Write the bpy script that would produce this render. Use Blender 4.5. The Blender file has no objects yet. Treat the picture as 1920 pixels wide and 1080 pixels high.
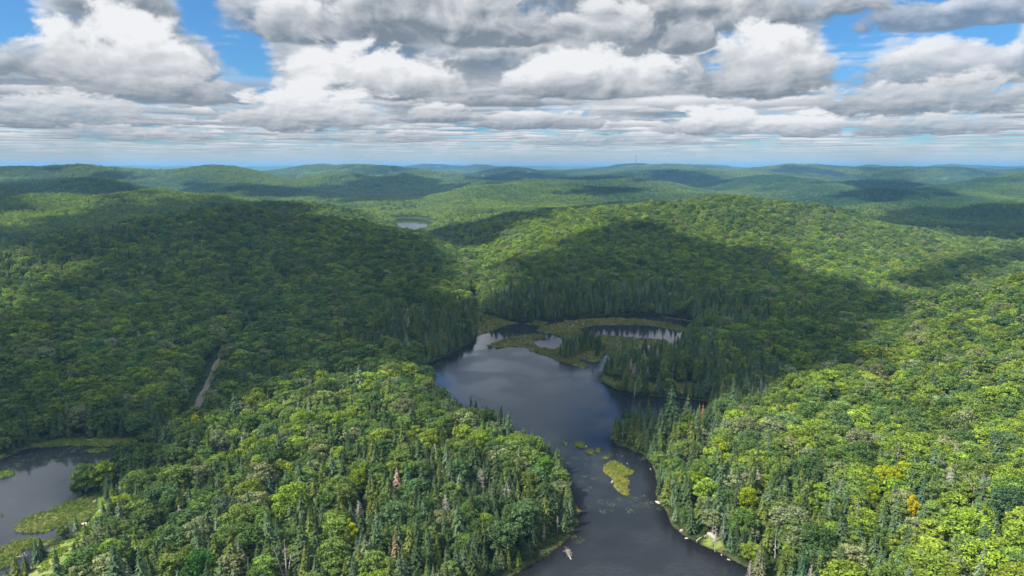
import bpy, bmesh, math, random
import numpy as np
from mathutils import Vector, Matrix

R = math.radians
scene = bpy.context.scene
COL = scene.collection

# ---------------------------------------------------------------- camera
CAM_H = 130.0
PITCH = R(10.14)
FPX = 1280.0                                   # focal length in pixels of the 1920 px wide photograph
cam_data = bpy.data.cameras.new("camera")
cam = bpy.data.objects.new("camera", cam_data)
COL.objects.link(cam)
cam_data.sensor_width = 36.0
cam_data.lens = 36.0 * FPX / 1920.0
cam_data.clip_start = 1.0
cam_data.clip_end = 200000.0
cam.location = (0, 0, CAM_H)
cam.rotation_euler = (math.pi / 2 - PITCH, 0, 0)
scene.camera = cam

# ---------------------------------------------------------------- view, sampling
scene.view_settings.view_transform = 'Standard'
scene.view_settings.look = 'None'
scene.view_settings.exposure = 1.35
scene.view_settings.gamma = 1.0
cy = scene.cycles
cy.max_bounces = 5
cy.diffuse_bounces = 2
cy.glossy_bounces = 2
cy.transmission_bounces = 3
cy.transparent_max_bounces = 6
cy.volume_bounces = 0
cy.use_denoising = True
cy.use_adaptive_sampling = True
cy.adaptive_threshold = 0.012
cy.sample_clamp_indirect = 4.0
cy.caustics_reflective = False
cy.caustics_refractive = False

# ---------------------------------------------------------------- sun
SUN_EL = R(50.0)
SUN_AZ = R(-112.0)                             # compass angle of the sun from +Y, clockwise: left and a little behind
sun_dir = Vector((math.sin(SUN_AZ) * math.cos(SUN_EL), math.cos(SUN_AZ) * math.cos(SUN_EL), math.sin(SUN_EL)))
sd = bpy.data.lights.new("sun", 'SUN')
sd.energy = 4.7
sd.angle = R(0.53)
sd.color = (1.0, 0.955, 0.87)
sun = bpy.data.objects.new("sun", sd)
COL.objects.link(sun)
sun.rotation_euler = sun_dir.to_track_quat('Z', 'Y').to_euler()
sun.location = (-200, -80, 400)


# ---------------------------------------------------------------- node helper
class NT:
    def __init__(self, tree):
        self.t = tree
        tree.nodes.clear()

    def n(self, kind, **kw):
        nd = self.t.nodes.new(kind)
        for k, v in kw.items():
            setattr(nd, k, v)
        return nd

    def put(self, sock, v):
        if isinstance(v, bpy.types.NodeSocket):
            self.t.links.new(v, sock)
        elif v is not None:
            if sock.type == 'RGBA' and len(v) == 3:
                v = (*v, 1.0)
            sock.default_value = v

    def m(self, op, a, b=None, c=None, clamp=False):
        nd = self.n('ShaderNodeMath', operation=op, use_clamp=clamp)
        for s, v in zip(nd.inputs, (a, b, c)):
            self.put(s, v)
        return nd.outputs[0]

    def vm(self, op, a, b=None, scale=None):
        nd = self.n('ShaderNodeVectorMath', operation=op)
        self.put(nd.inputs[0], a)
        if b is not None:
            self.put(nd.inputs[1], b)
        if scale is not None:
            self.put(nd.inputs['Scale'], scale)
        return nd.outputs['Value'] if op in ('LENGTH', 'DOT_PRODUCT', 'DISTANCE') else nd.outputs[0]

    def mix(self, f, a, b, blend='MIX'):
        nd = self.n('ShaderNodeMix', data_type='RGBA', blend_type=blend)
        self.put(nd.inputs[0], f)
        self.put(nd.inputs[6], a)
        self.put(nd.inputs[7], b)
        return nd.outputs[2]

    def noise(self, vec, scale, detail=4, rough=0.5, dist=0.0, lac=2.0):
        nd = self.n('ShaderNodeTexNoise')
        if vec is not None:
            self.put(nd.inputs['Vector'], vec)
        nd.inputs['Scale'].default_value = scale
        nd.inputs['Detail'].default_value = detail
        nd.inputs['Roughness'].default_value = rough
        nd.inputs['Lacunarity'].default_value = lac
        nd.inputs['Distortion'].default_value = dist
        return nd

    def rng(self, v, a, b, c=0.0, d=1.0, kind='SMOOTHSTEP'):
        nd = self.n('ShaderNodeMapRange', interpolation_type=kind)
        for i, x in enumerate((v, a, b, c, d)):
            self.put(nd.inputs[i], x)
        return nd.outputs[0]

    def xyz(self, x, y, z):
        nd = self.n('ShaderNodeCombineXYZ')
        for s, v in zip(nd.inputs, (x, y, z)):
            self.put(s, v)
        return nd.outputs[0]

    def sep(self, v):
        nd = self.n('ShaderNodeSeparateXYZ')
        self.put(nd.inputs[0], v)
        return nd.outputs


def pix_dir(px, py):
    u = (px - 960.0) / FPX
    v = (540.0 - py) / FPX
    return Vector((u, math.cos(PITCH) + v * math.sin(PITCH), -math.sin(PITCH) + v * math.cos(PITCH))).normalized()


# ---------------------------------------------------------------- sky: Nishita blue with a broken cumulus deck 1 unit (about 1 km) up
world = bpy.data.worlds.new("World")
scene.world = world
world.use_nodes = True
w = NT(world.node_tree)
sky = w.n('ShaderNodeTexSky', sky_type='NISHITA')
sky.sun_disc = False
sky.sun_elevation = SUN_EL
sky.sun_rotation = SUN_AZ
sky.altitude = 400
sky.air_density = 1.0
sky.dust_density = 0.6
sky.ozone_density = 2.5
tc = w.n('ShaderNodeTexCoord')
D = tc.outputs['Generated']
dx, dy, dz = w.sep(D)
zc = w.m('MAXIMUM', dz, 0.004)
el = w.m('ARCSINE', dz)
# coverage in the directions where the photograph has blue gaps or heavy cloud: (px, py, radius in degrees, stretch, gain)
spots = [(445, 118, 3.0, 1.0, -0.26), (370, 25, 2.8, 1.0, -0.24), (20, 42, 3.0, 1.0, -0.24), (500, 0, 1.8, 1.0, -0.08),
         (1690, 75, 7.0, 1.0, -0.13), (1860, 60, 5.0, 1.0, -0.12), (1570, 110, 2.6, 1.0, -0.06), (170, 165, 3.0, 1.0, -0.05),
         (250, 90, 7.0, 1.0, 0.07), (760, 150, 8.0, 1.0, 0.08), (1150, 90, 9.0, 1.0, 0.09), (1450, 110, 6.0, 1.0, 0.06),
         (1300, 215, 6.0, 1.0, 0.04), (900, 20, 9.0, 1.0, 0.06)]
bias = None
for (px, py, rad, st, g) in spots:
    c = pix_dir(px, py)
    d = w.vm('DISTANCE', D, tuple(c))
    f = w.rng(d, 0.0, R(rad) * 1.25, g, 0.0)
    bias = f if bias is None else w.m('ADD', bias, f)
SOFT = 0.07                                    # keeps far clouds from thinning into lines: a cloud has height as well as width
zs = w.m('ADD', zc, SOFT)
bx = w.m('DIVIDE', dx, zs)
by = w.m('DIVIDE', dy, zs)
K = 6
C_DARK, C_LIGHT = (0.82, 1.00, 1.20), (3.5, 3.52, 3.57)
TOP = 0.24
hz = w.rng(dz, 0.004, 0.045, 0.0, 1.0)
low = w.m('SUBTRACT', 1.0, w.rng(dz, 0.02, 0.10))
# billows: roundish at every distance, finer towards the horizon
near_f = w.rng(dz, 0.03, 0.17)
Dn = w.vm('MULTIPLY', D, (1.0, 1.0, 1.5))
Dn2 = w.vm('ADD', Dn, (-0.012, 0.0, 0.016))
Df = w.vm('MULTIPLY', D, (1.0, 1.0, 2.6))
Df2 = w.vm('ADD', Df, (-0.004, 0.0, 0.008))
def bil(v, s, dt):
    return w.noise(v, s, dt, 0.58, 0.25).outputs[0]
nA, nA2 = bil(Dn, 13.0, 7.0), bil(Dn2, 13.0, 3.0)
nB, nB2 = bil(Df, 26.0, 6.0), bil(Df2, 26.0, 3.0)
def mixf(f, a, b):
    return w.m('ADD', w.m('MULTIPLY', f, a), w.m('MULTIPLY', w.m('SUBTRACT', 1.0, f), b))
bill = w.m('SUBTRACT', mixf(near_f, nA, nB), 0.5)
relief = mixf(near_f, w.m('SUBTRACT', nA, nA2), w.m('MULTIPLY', w.m('SUBTRACT', nB, nB2), 0.55))
thin = w.rng(dz, 0.02, 0.115, 0.30, 1.0)
trans = None
csum = None
sunoff = (sun_dir.x * 0.12, 0.0, 0.05)
for k in range(K):
    h = k / (K - 1)
    a = 1.0 + TOP * h
    P = w.xyz(w.m('MULTIPLY', bx, a), w.m('MULTIPLY', by, a), 5.2 + h * 0.22)
    n1 = w.noise(P, 0.95, 3.0, 0.52).outputs[0]
    n2 = w.noise(w.vm('ADD', w.vm('MULTIPLY', P, (0.935, 0.935, 1.0)), sunoff), 0.95, 2.0, 0.5).outputs[0]
    thr = 0.405 + 0.15 * h ** 1.4
    dens = w.m('ADD', w.m('SUBTRACT', n1, thr), bias)
    dens = w.m('ADD', dens, w.m('MULTIPLY', bill, 0.30))
    al = w.m('MULTIPLY', w.rng(dens, 0.0, 0.085), w.m('MULTIPLY', thin, 0.60 if k else 0.42))
    lit = w.m('MULTIPLY_ADD', w.m('SUBTRACT', n1, n2), 4.6, 0.30 + 0.62 * h)
    thick = w.rng(dens, 0.02, 0.20)
    lit = w.m('SUBTRACT', lit, w.m('MULTIPLY', thick, 0.22 * (1 - 0.7 * h)))
    lit = w.m('ADD', lit, w.m('MULTIPLY', relief, 2.0))
    lit = w.m('ADD', lit, w.m('MULTIPLY', bill, 0.55), clamp=True)
    ccol = w.mix(lit, C_DARK, C_LIGHT)
    if trans is None:
        csum = w.vm('SCALE', ccol, scale=al)
        trans = w.m('SUBTRACT', 1.0, al)
    else:
        csum = w.vm('ADD', csum, w.vm('SCALE', ccol, scale=w.m('MULTIPLY', al, trans)))
        trans = w.m('MULTIPLY', trans, w.m('SUBTRACT', 1.0, al))
skyc = w.vm('MULTIPLY', sky.outputs[0], (0.20, 0.38, 0.53))
full = w.vm('ADD', csum, w.vm('SCALE', skyc, scale=trans))
# rows of small flat-based cumulus shrinking towards the horizon
z3 = w.m('ADD', zc, 0.052)
P3 = w.xyz(w.m('DIVIDE', dx, z3), w.m('DIVIDE', dy, z3), 0.0)
for (vs, off, lo, hi, op) in ((0.80, 3.3, 0.02, 0.13, 0.95), (1.35, 21.7, 0.014, 0.10, 0.95), (1.75, 9.1, 0.010, 0.075, 0.9)):
    vo = w.n('ShaderNodeTexVoronoi', voronoi_dimensions='2D')
    Q3 = w.vm('ADD', w.vm('SCALE', P3, scale=vs), (off, off, 0.0))
    w.put(vo.inputs['Vector'], Q3)
    vo.inputs['Scale'].default_value = 1.0
    cen = w.vm('SUBTRACT', vo.outputs['Position'], (off, off, 0.0))
    cur = w.vm('SCALE', P3, scale=vs)
    rho = w.m('SUBTRACT', w.vm('LENGTH', cur), w.vm('LENGTH', cen))
    tg = w.vm('LENGTH', w.vm('SUBTRACT', cur, cen))
    t2 = w.m('SUBTRACT', w.m('MULTIPLY', tg, tg), w.m('MULTIPLY', rho, rho))
    r2 = w.m('MAXIMUM', w.m('MULTIPLY', rho, 3.0), w.m('MULTIPLY', rho, -1.1))
    q = w.m('SUBTRACT', w.m('SUBTRACT', 0.30, w.m('MULTIPLY', t2, 0.8)), w.m('MULTIPLY', r2, r2))
    q = w.m('ADD', q, w.m('MULTIPLY', bill, 1.1))
    keepc = w.m('GREATER_THAN', w.sep(vo.outputs['Color'])[0], 0.22)
    mk = w.m('MULTIPLY', w.m('MULTIPLY', w.rng(q, 0.0, 0.16), keepc), op)
    mk = w.m('MULTIPLY', mk, w.m('MULTIPLY', w.rng(dz, lo * 0.3, lo), w.rng(dz, hi, hi * 0.65)))
    lt = w.m('MULTIPLY_ADD', rho, -1.5, 0.26)
    lt = w.m('ADD', lt, w.m('MULTIPLY', w.sep(vo.outputs['Color'])[1], 0.35))
    lt = w.m('ADD', lt, w.m('MULTIPLY', bill, 0.9), clamp=True)
    full = w.mix(mk, full, w.mix(lt, C_DARK, C_LIGHT))
# single cumulus heaps: (px, py, half width, height above the base line, whiteness, opacity); their billows come from the noise above
HEAPS = [(60, 130, 180, 55, .42, .8), (1850, 35, 300, 45, .30, .8), (1330, 40, 330, 60, .26, .9), (215, 15, 120, 42, .05, .9), (560, 60, 120, 70, .62, .9), (860, 60, 260, 100, .30, .95), (225, 135, 180, 105, 1.0, 1),
         (1120, 60, 130, 60, .75, .8), (700, 165, 210, 85, .95, 1), (1420, 155, 170, 100, .72, 1), (1100, 165, 220, 75, .90, 1), (1290, 85, 60, 50, -.15, .9), (1760, 150, 190, 70, .55, .9), (900, 196, 160, 20, -.05, .7),
         (1730, 200, 230, 60, .52, .9), (330, 185, 240, 40, .15, .8), (590, 225, 180, 80, .95, 1), (120, 225, 200, 50, .55, .8), (1340, 240, 120, 48, 1.05, 1), (1500, 244, 100, 40, 1.0, 1), (1000, 235, 160, 32, .55, .9),
         (820, 222, 110, 30, .62, .9), (1720, 245, 170, 34, .50, .8), (250, 258, 170, 22, .35, .6), (1150, 268, 200, 20, .40, .6), (700, 262, 190, 20, .35, .6)]
az_ = w.m('ARCTAN2', dx, dy)
bl2 = w.m('MULTIPLY', bill, 3.3)
rl2 = w.m('MULTIPLY', relief, 1.9)
for (px, py, hw, hh, wh, op) in HEAPS:
    c = pix_dir(px, py)
    sc_ = 0.86 / FPX
    u = w.m('DIVIDE', w.m('SUBTRACT', az_, math.atan2(c.x, c.y)), hw * sc_)
    v = w.m('DIVIDE', w.m('SUBTRACT', el, math.asin(c.z)), hh * sc_ * 1.12)
    vd = w.m('MAXIMUM', v, w.m('MULTIPLY', v, -3.2))
    q = w.m('SUBTRACT', w.m('SUBTRACT', 0.95, w.m('MULTIPLY', u, u)), w.m('MULTIPLY', vd, vd))
    q = w.m('ADD', q, bl2)
    mk = w.m('MULTIPLY', w.rng(q, 0.0, 0.42), op)
    lt = w.m('MULTIPLY_ADD', v, 1.35, -0.16 + 0.35 * wh)
    lt = w.m('ADD', w.m('MULTIPLY', w.m('ADD', lt, 0.25), 0.35 + 0.65 * max(wh, 0)), rl2)
    lt = w.m('ADD', lt, w.m('MULTIPLY', bill, 0.5), clamp=True)
    full = w.mix(mk, full, w.mix(lt, C_DARK, C_LIGHT))
# brightness gain added to the unseen upper sky to lift fill and reflections
full = w.vm('SCALE', full, scale=w.m('MULTIPLY', w.rng(dz, 0.46, 0.78, 1.0, 4.3), w.rng(dz, 0.22, 0.30, 1.0, 1.25)))
# brightness lobes added in the unseen sky to lighten or darken water reflections: azimuth, elevation, radius in degrees, gain
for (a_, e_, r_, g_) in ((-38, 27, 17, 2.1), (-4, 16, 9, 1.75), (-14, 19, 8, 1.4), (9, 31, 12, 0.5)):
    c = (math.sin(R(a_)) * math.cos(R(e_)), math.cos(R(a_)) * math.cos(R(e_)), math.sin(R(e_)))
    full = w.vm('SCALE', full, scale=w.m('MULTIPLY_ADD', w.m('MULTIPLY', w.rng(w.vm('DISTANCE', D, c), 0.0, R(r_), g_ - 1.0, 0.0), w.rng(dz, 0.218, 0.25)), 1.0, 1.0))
warm_up = w.mix(w.rng(dz, 0.4, 0.7), (1.0, 1.0, 1.0), (1.06, 1.0, 0.90))
full = w.vm('MULTIPLY', full, warm_up)
hazec = (2.1, 2.5, 2.6)
up = w.mix(w.m('MULTIPLY', w.m('SUBTRACT', 1.0, hz), 0.93), full, hazec)
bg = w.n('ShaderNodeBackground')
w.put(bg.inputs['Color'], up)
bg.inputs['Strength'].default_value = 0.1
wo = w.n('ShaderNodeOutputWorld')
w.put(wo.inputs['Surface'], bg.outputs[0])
world.cycles.sampling_method = 'MANUAL'
world.cycles.sample_map_resolution = 512

# ================================================================ TERRAIN
rng = np.random.default_rng(7)


def P0(px, py, z=0.0):
    """world point where the photograph's pixel meets the horizontal plane at height z"""
    d = pix_dir(px, py)
    t = (z - CAM_H) / d.z
    return (d.x * t, d.y * t)


def PD(px, py, dist, sub=12.0):
    """world point seen at the pixel at forward distance dist, lowered by the height of the wood on it"""
    d = pix_dir(px, py)
    t = dist / d.y
    return (d.x * t, dist, CAM_H + d.z * t - sub)


_perm = rng.random((256, 256))


def vnoise(x, y):
    xi = np.floor(x).astype(np.int64)
    yi = np.floor(y).astype(np.int64)
    fx = x - xi
    fy = y - yi
    fx = fx * fx * (3 - 2 * fx)
    fy = fy * fy * (3 - 2 * fy)
    a = _perm[xi & 255, yi & 255]
    b = _perm[(xi + 1) & 255, yi & 255]
    c = _perm[xi & 255, (yi + 1) & 255]
    d = _perm[(xi + 1) & 255, (yi + 1) & 255]
    return (a * (1 - fx) + b * fx) * (1 - fy) + (c * (1 - fx) + d * fx) * fy - 0.5


def fbm(x, y, s, octs=4, off=0.0):
    v = 0
    amp = 1.0
    for o in range(octs):
        v = v + amp * vnoise(x / s + off + 17.3 * o, y / s - off + 9.1 * o)
        s *= 0.5
        amp *= 0.5
    return v


def seg_dist(px, py, poly, closed):
    pts = np.array(poly, float)
    a = pts if closed else pts[:-1]
    b = np.roll(pts, -1, 0) if closed else pts[1:]
    best = np.full(px.shape, 1e18)
    bt = np.zeros(px.shape)
    bi = np.zeros(px.shape, int)
    for i in range(len(a)):
        ex, ey = b[i, 0] - a[i, 0], b[i, 1] - a[i, 1]
        L = ex * ex + ey * ey + 1e-9
        t = np.clip(((px - a[i, 0]) * ex + (py - a[i, 1]) * ey) / L, 0, 1)
        d = (px - a[i, 0] - t * ex) ** 2 + (py - a[i, 1] - t * ey) ** 2
        k = d < best
        best = np.where(k, d, best)
        bt = np.where(k, t, bt)
        bi = np.where(k, i, bi)
    return np.sqrt(best), bi, bt


def inside(px, py, poly):
    pts = np.array(poly, float)
    r = np.zeros(px.shape, bool)
    n = len(pts)
    for i in range(n):
        x1, y1 = pts[i]
        x2, y2 = pts[(i + 1) % n]
        c = ((y1 > py) != (y2 > py)) & (px < (x2 - x1) * (py - y1) / (y2 - y1 + 1e-12) + x1)
        r ^= c
    return r


def wp(lst, z=0.0):
    return [P0(p[0], p[1], p[2] if len(p) > 2 else z) for p in lst]


# open water (pixel, optional height of the treetops that hide the true shore)
LAKE = wp([(893, 600), (930, 601), (1000, 601), (1080, 595), (1150, 591), (1210, 590), (1290, 595), (1310, 606), (1292, 625), (1290, 645), (1262, 668),
           (1225, 672, 3), (1190, 676, 4), (1150, 690, 2), (1128, 700), (1124, 714), (1140, 722), (1165, 732), (1205, 742), (1250, 745), (1300, 748), (1330, 752),
           (1322, 768, 8), (1285, 776, 9), (1235, 776, 11), (1205, 775, 11), (1180, 776, 11), (1157, 800, 5),
           (1149, 826), (1155, 834), (1180, 838), (1206, 850), (1222, 868), (1229, 890), (1232, 908), (1228, 926), (1240, 945), (1262, 985), (1290, 1008),
           (1322, 1024), (1358, 1045), (1400, 1066), (1450, 1090), (1500, 1120), (1540, 1170), (1500, 1300), (1200, 1400), (800, 1300), (840, 1180), (885, 1110),
           (945, 1085), (1000, 1056), (1046, 1030), (1072, 1004), (1082, 982), (1078, 955), (1068, 930), (1060, 905), (1052, 886), (1042, 862),
           (1048, 833, 11), (1030, 815, 13), (985, 786, 14), (940, 764, 14), (870, 735, 14), (820, 706, 14), (795, 684, 8), (800, 682), (840, 664), (875, 648), (893, 632)])
MARSHES = [wp(p) for p in (
    # back shore flats, left
    [(893, 590), (935, 598), (960, 604), (975, 606), (945, 612), (925, 622), (905, 627), (893, 630)],
    [(985, 606), (1010, 602), (1030, 606), (1015, 611), (992, 611)],
    # lower spit with the long tip
    [(911, 648), (920, 643), (940, 638), (955, 633), (975, 629), (1000, 626), (1022, 630), (1026, 636), (1006, 638), (1000, 645), (1012, 651), (1032, 655), (1046, 654),
     (1064, 655), (1078, 663), (1090, 668), (1085, 678), (1100, 684), (1107, 688), (1095, 692), (1078, 687), (1062, 682), (1040, 677), (1026, 667), (1008, 663), (995, 659), (982, 652), (968, 650), (947, 653), (925, 654), (912, 652)],
    # the great arc round the pool and the tree island
    [(1003, 619), (1012, 613), (1030, 609), (1060, 602), (1092, 598), (1153, 596), (1213, 599), (1258, 606), (1280, 612), (1300, 625), (1275, 622), (1258, 618), (1228, 613), (1183, 609.5),
     (1138, 610.5), (1107, 613), (1088, 618), (1093, 624), (1122, 629), (1160, 631.5), (1207, 634), (1248, 637), (1256, 641), (1245, 646), (1212, 647.5), (1190, 660), (1160, 672), (1142, 668), (1134, 664),
     (1130, 676), (1112, 680), (1094, 676), (1075, 664), (1054, 655), (1052, 645), (1056, 634), (1040, 628), (1020, 624)],
    # back shore strip
    [(1225, 593), (1275, 598), (1330, 605), (1345, 612), (1300, 604), (1262, 599)],
    # cove shore
    [(1128, 700), (1124, 714), (1140, 720), (1160, 728), (1200, 737), (1245, 741), (1300, 744), (1325, 740), (1312, 728), (1260, 722), (1200, 726), (1150, 715)],
    # islets in the narrows
    [(1127, 877), (1135, 869), (1152, 866), (1165, 870), (1176, 876), (1188, 886), (1184, 892), (1178, 893), (1181, 905), (1181, 925), (1176, 931), (1160, 925), (1146, 913), (1146, 902), (1130, 890)],
    [(1051, 828), (1058, 827), (1068, 832), (1066, 837), (1055, 835)],
    [(1075, 832), (1084, 826), (1096, 824), (1098, 832), (1096, 842), (1086, 840), (1076, 837)],
    [(1101, 845), (1107, 842), (1114, 846), (1113, 852), (1105, 853), (1101, 850)],
    [(1115, 840), (1121, 839), (1126, 846), (1122, 850), (1116, 847)],
    [(1128, 860), (1136, 857), (1143, 859), (1138, 862), (1130, 862)],
    [(1087, 909), (1093, 907), (1099, 911), (1093, 915), (1088, 914)],
    [(1122, 916), (1127, 914), (1131, 919), (1125, 921)],
    [(1069, 955), (1076, 951), (1085, 955), (1088, 962), (1080, 966), (1072, 962)],
    [(1077, 976), (1083, 973), (1089, 979), (1086, 987), (1078, 985)],
)]
LAKE2 = wp([(-120, 872), (-60, 866), (0, 860), (50, 842), (100, 832), (150, 828), (200, 828), (262, 832), (286, 842), (262, 856), (240, 862, 2), (200, 880, 4), (176, 884, 3), (150, 905, 6), (140, 935, 2),
            (190, 930), (180, 965), (160, 985), (128, 1006), (100, 1020), (70, 1045), (30, 1085), (0, 1120), (-60, 1200), (-300, 1400), (-700, 1300), (-600, 1000), (-300, 900)])
MARSHES += [wp(p) for p in (
    [(20, 998), (28, 985), (55, 968), (90, 957), (118, 945), (136, 934), (192, 928), (180, 965), (150, 990), (120, 985), (80, 1001), (40, 1001)],
    [(-200, 1080), (-60, 1030), (0, 1021), (30, 1010), (70, 1005), (80, 1014), (102, 1012), (96, 1020), (70, 1024), (45, 1034), (20, 1062), (0, 1068), (-60, 1090)],
    [(0, 882), (20, 877), (36, 880), (33, 891), (12, 897), (-30, 905)],
    [(-10, 964), (4, 963), (10, 967), (0, 970)],
    [(60, 836), (110, 826), (150, 822), (210, 824), (262, 828), (240, 836), (180, 838), (120, 838), (80, 842)],
    [(150, 845), (190, 842), (225, 846), (200, 850), (165, 850)],
    [(-60, 862), (-10, 852), (14, 852), (10, 860), (-20, 868)],
)]
LAKE3 = wp([(738, 411), (760, 409), (790, 411), (814, 418), (806, 428), (788, 440), (768, 446), (750, 434), (738, 420)])
LAKES = [LAKE, LAKE2, LAKE3]
ISLAND = wp([(1048, 668), (1058, 655), (1078, 648), (1107, 648), (1130, 655), (1136, 664), (1112, 671), (1080, 670), (1060, 673)])     # firm ground with spruces amid the marsh
TRACK = wp([(352, 785, 6), (362, 768, 6), (374, 742, 7), (390, 705, 9), (404, 668, 12), (418, 640, 15), (440, 615, 18), (462, 592, 21), (480, 578, 23), (500, 560, 26), (512, 548, 28)])
CUT = [P0(886, 535, 12), P0(893, 560, 8), P0(900, 590, 3)]
OPENING = wp([(140, 1000, 1), (165, 978, 1), (178, 945, 1), (172, 926, 1), (188, 916, 2), (212, 935, 6), (196, 975, 7), (172, 1020, 7), (140, 1065, 7), (80, 1130, 5), (30, 1100, 1), (95, 1030, 1)])
LEDGE = wp([(1318, 1022), (1322, 1012), (1332, 1005), (1345, 1008), (1352, 1020), (1358, 1034), (1345, 1032)])

# ridges traced on the skyline of each hill: (px, py, forward distance) ..., width of the slope towards the camera and away
RIDGES = [
    # left hill
    ([(40, 540, 620), (200, 466, 720), (330, 405, 850), (430, 388, 900), (560, 405, 900), (650, 430, 860), (760, 465, 790), (845, 512, 700)], 250, 200),
    # right hill
    ([(850, 486, 860), (960, 440, 950), (1100, 394, 1080), (1250, 378, 1140), (1380, 368, 1130), (1520, 385, 1080), (1640, 420, 1000), (1800, 462, 920), (1960, 485, 860)], 270, 220),
    # right-hand slope coming down to the lake
    ([(1700, 590, 500), (1780, 552, 500), (1920, 517, 480), (2150, 470, 440), (2350, 560, 330), (2500, 760, 230)], 120, 78),
    ([(1500, 800, 330), (1700, 740, 330), (1920, 680, 320)], 110, 90),
    # wooded neck between the lakes
    ([(330, 1000, 225), (470, 850, 285), (640, 760, 330), (760, 745, 335)], 70, 60),
    # ridge behind the valley, in cloud shade
    ([(740, 470, 1150), (800, 446, 1250), (880, 424, 1330), (1000, 399, 1400), (1130, 384, 1430), (1250, 377, 1400)], 170, 180),
    # behind the left hill
    ([(430, 380, 1350), (480, 376, 1380), (570, 379, 1380), (650, 390, 1360), (710, 408, 1330), (750, 432, 1280)], 190, 190),
    ([(130, 392, 1500), (180, 374, 1600), (240, 360, 1650), (300, 352, 1700), (370, 361, 1700), (430, 376, 1650), (520, 392, 1600)], 210, 220),
    ([(-300, 400, 1300), (-120, 385, 1400), (0, 372, 1500), (70, 362, 1600), (160, 372, 1600)], 220, 240),
    ([(-200, 352, 2000), (-60, 346, 2000), (30, 345, 2000), (100, 336, 2000), (160, 331, 2000), (215, 342, 1950), (262, 362, 1900)], 260, 300),
    ([(350, 366, 2500), (400, 352, 2500), (450, 345, 2500), (510, 348, 2450), (580, 358, 2400), (650, 368, 2300)], 330, 300),
    ([(-300, 318, 3400), (-100, 326, 3400), (0, 322, 3400), (60, 315, 3400), (110, 309, 3500), (150, 307, 3500), (210, 313, 3500), (280, 318, 3400), (330, 330, 3300), (400, 344, 3200)], 480, 500),
    ([(520, 350, 3000), (560, 338, 3100), (610, 326, 3200), (655, 324, 3200), (700, 331, 3150), (765, 328, 3150), (800, 334, 3100), (850, 350, 3000)], 380, 500),
    ([(340, 334, 4600), (400, 326, 4600), (450, 323, 4700), (480, 323, 4700), (530, 334, 4600)], 500, 500),
    ([(840, 350, 2900), (880, 337, 2950), (930, 332, 3000), (1000, 333, 2950), (1080, 336, 2900), (1190, 333, 2850), (1240, 338, 2800), (1290, 352, 2700)], 330, 300),
    ([(780, 370, 2150), (850, 358, 2200), (930, 344, 2350), (1020, 343, 2400), (1130, 350, 2350), (1250, 352, 2250), (1330, 362, 2100)], 330, 250),
    ([(700, 326, 7200), (740, 316, 7600), (800, 308, 7900), (870, 312, 7800), (900, 309, 7900), (950, 318, 7600)], 900, 900),
    ([(880, 334, 5300), (920, 325, 5400), (970, 318, 5500), (1010, 322, 5400), (1050, 334, 5300)], 520, 600),
    ([(1040, 330, 6200), (1085, 322, 6200), (1130, 315, 6300), (1175, 308, 6400), (1205, 307, 6400), (1240, 315, 6300), (1290, 317, 6200), (1340, 326, 6000)], 700, 700),
    ([(1340, 328, 5200), (1400, 317, 5200), (1460, 311, 5200), (1530, 308, 5200), (1570, 313, 5200), (1620, 326, 5000)], 600, 600),
    ([(1270, 350, 3000), (1330, 340, 3050), (1400, 330, 3050), (1440, 326, 2900), (1500, 334, 2700), (1560, 344, 2500), (1620, 362, 2350)], 420, 350),
    ([(1340, 330, 4000), (1390, 321, 4000), (1460, 322, 4000), (1520, 330, 3900)], 420, 420),
    ([(1160, 336, 3700), (1200, 326, 3800), (1250, 320, 3900), (1300, 326, 3800), (1340, 337, 3700)], 380, 450),
    ([(1550, 347, 3100), (1590, 338, 3200), (1650, 336, 3200), (1700, 341, 3100), (1740, 349, 3000)], 330, 330),
    ([(1560, 332, 4300), (1640, 325, 4300), (1700, 328, 4200), (1780, 330, 4200), (1850, 328, 4200)], 420, 500),
    ([(1690, 370, 2100), (1760, 358, 2300), (1810, 344, 2500), (1870, 331, 2600), (1930, 323, 2700), (2060, 314, 2700), (2250, 330, 2500)], 430, 400),
    ([(1490, 386, 1900), (1550, 370, 2000), (1600, 358, 2050), (1650, 351, 2050), (1700, 355, 2000), (1760, 368, 1900)], 200, 250),
    ([(1530, 392, 1650), (1640, 382, 1700), (1760, 378, 1700), (1920, 372, 1650), (2100, 370, 1600)], 240, 250),
    ([(1730, 322, 7000), (1790, 311, 7200), (1840, 312, 7200), (1900, 314, 7000), (1960, 310, 7000)], 800, 800),
    ([(1540, 320, 8600), (1640, 316, 8800), (1700, 313, 8800), (1780, 319, 8600)], 900, 900),
    ([(-60, 318, 6500), (20, 312, 6800), (90, 314, 6700), (240, 318, 6500)], 700, 700),
    ([(380, 322, 9500), (520, 318, 9600), (640, 316, 9600), (720, 322, 9000)], 900, 900),
]
_rw = []
for pts, wf, wb in RIDGES:
    far_k = 1.0 if pts[0][2] < 1800 else 0.62
    _rw.append((np.array([PD(*p, sub=(12.0 if p[2] < 6000 else 6.0)) for p in pts]), wf * far_k, wb * far_k))


_rr = np.random.default_rng(41)
DOMES = []
for _i in range(120):                     # many small overlapping hills towards the horizon
    _D = _rr.uniform(3300, 15000)
    _u = _rr.uniform(-0.95, 0.95)
    _py = 311 + _rr.uniform(-2.5, 14) * (5200 / _D) ** 0.7
    _z = CAM_H - _D * (_py - 311) / FPX - 6
    _w = _rr.uniform(170, 360) * (0.7 + _D / 9000)
    if _z > 30:
        DOMES.append((_u * _D, _D, _z, _w, _w * _rr.uniform(1.2, 2.6), _rr.uniform(-0.5, 0.5)))


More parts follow.
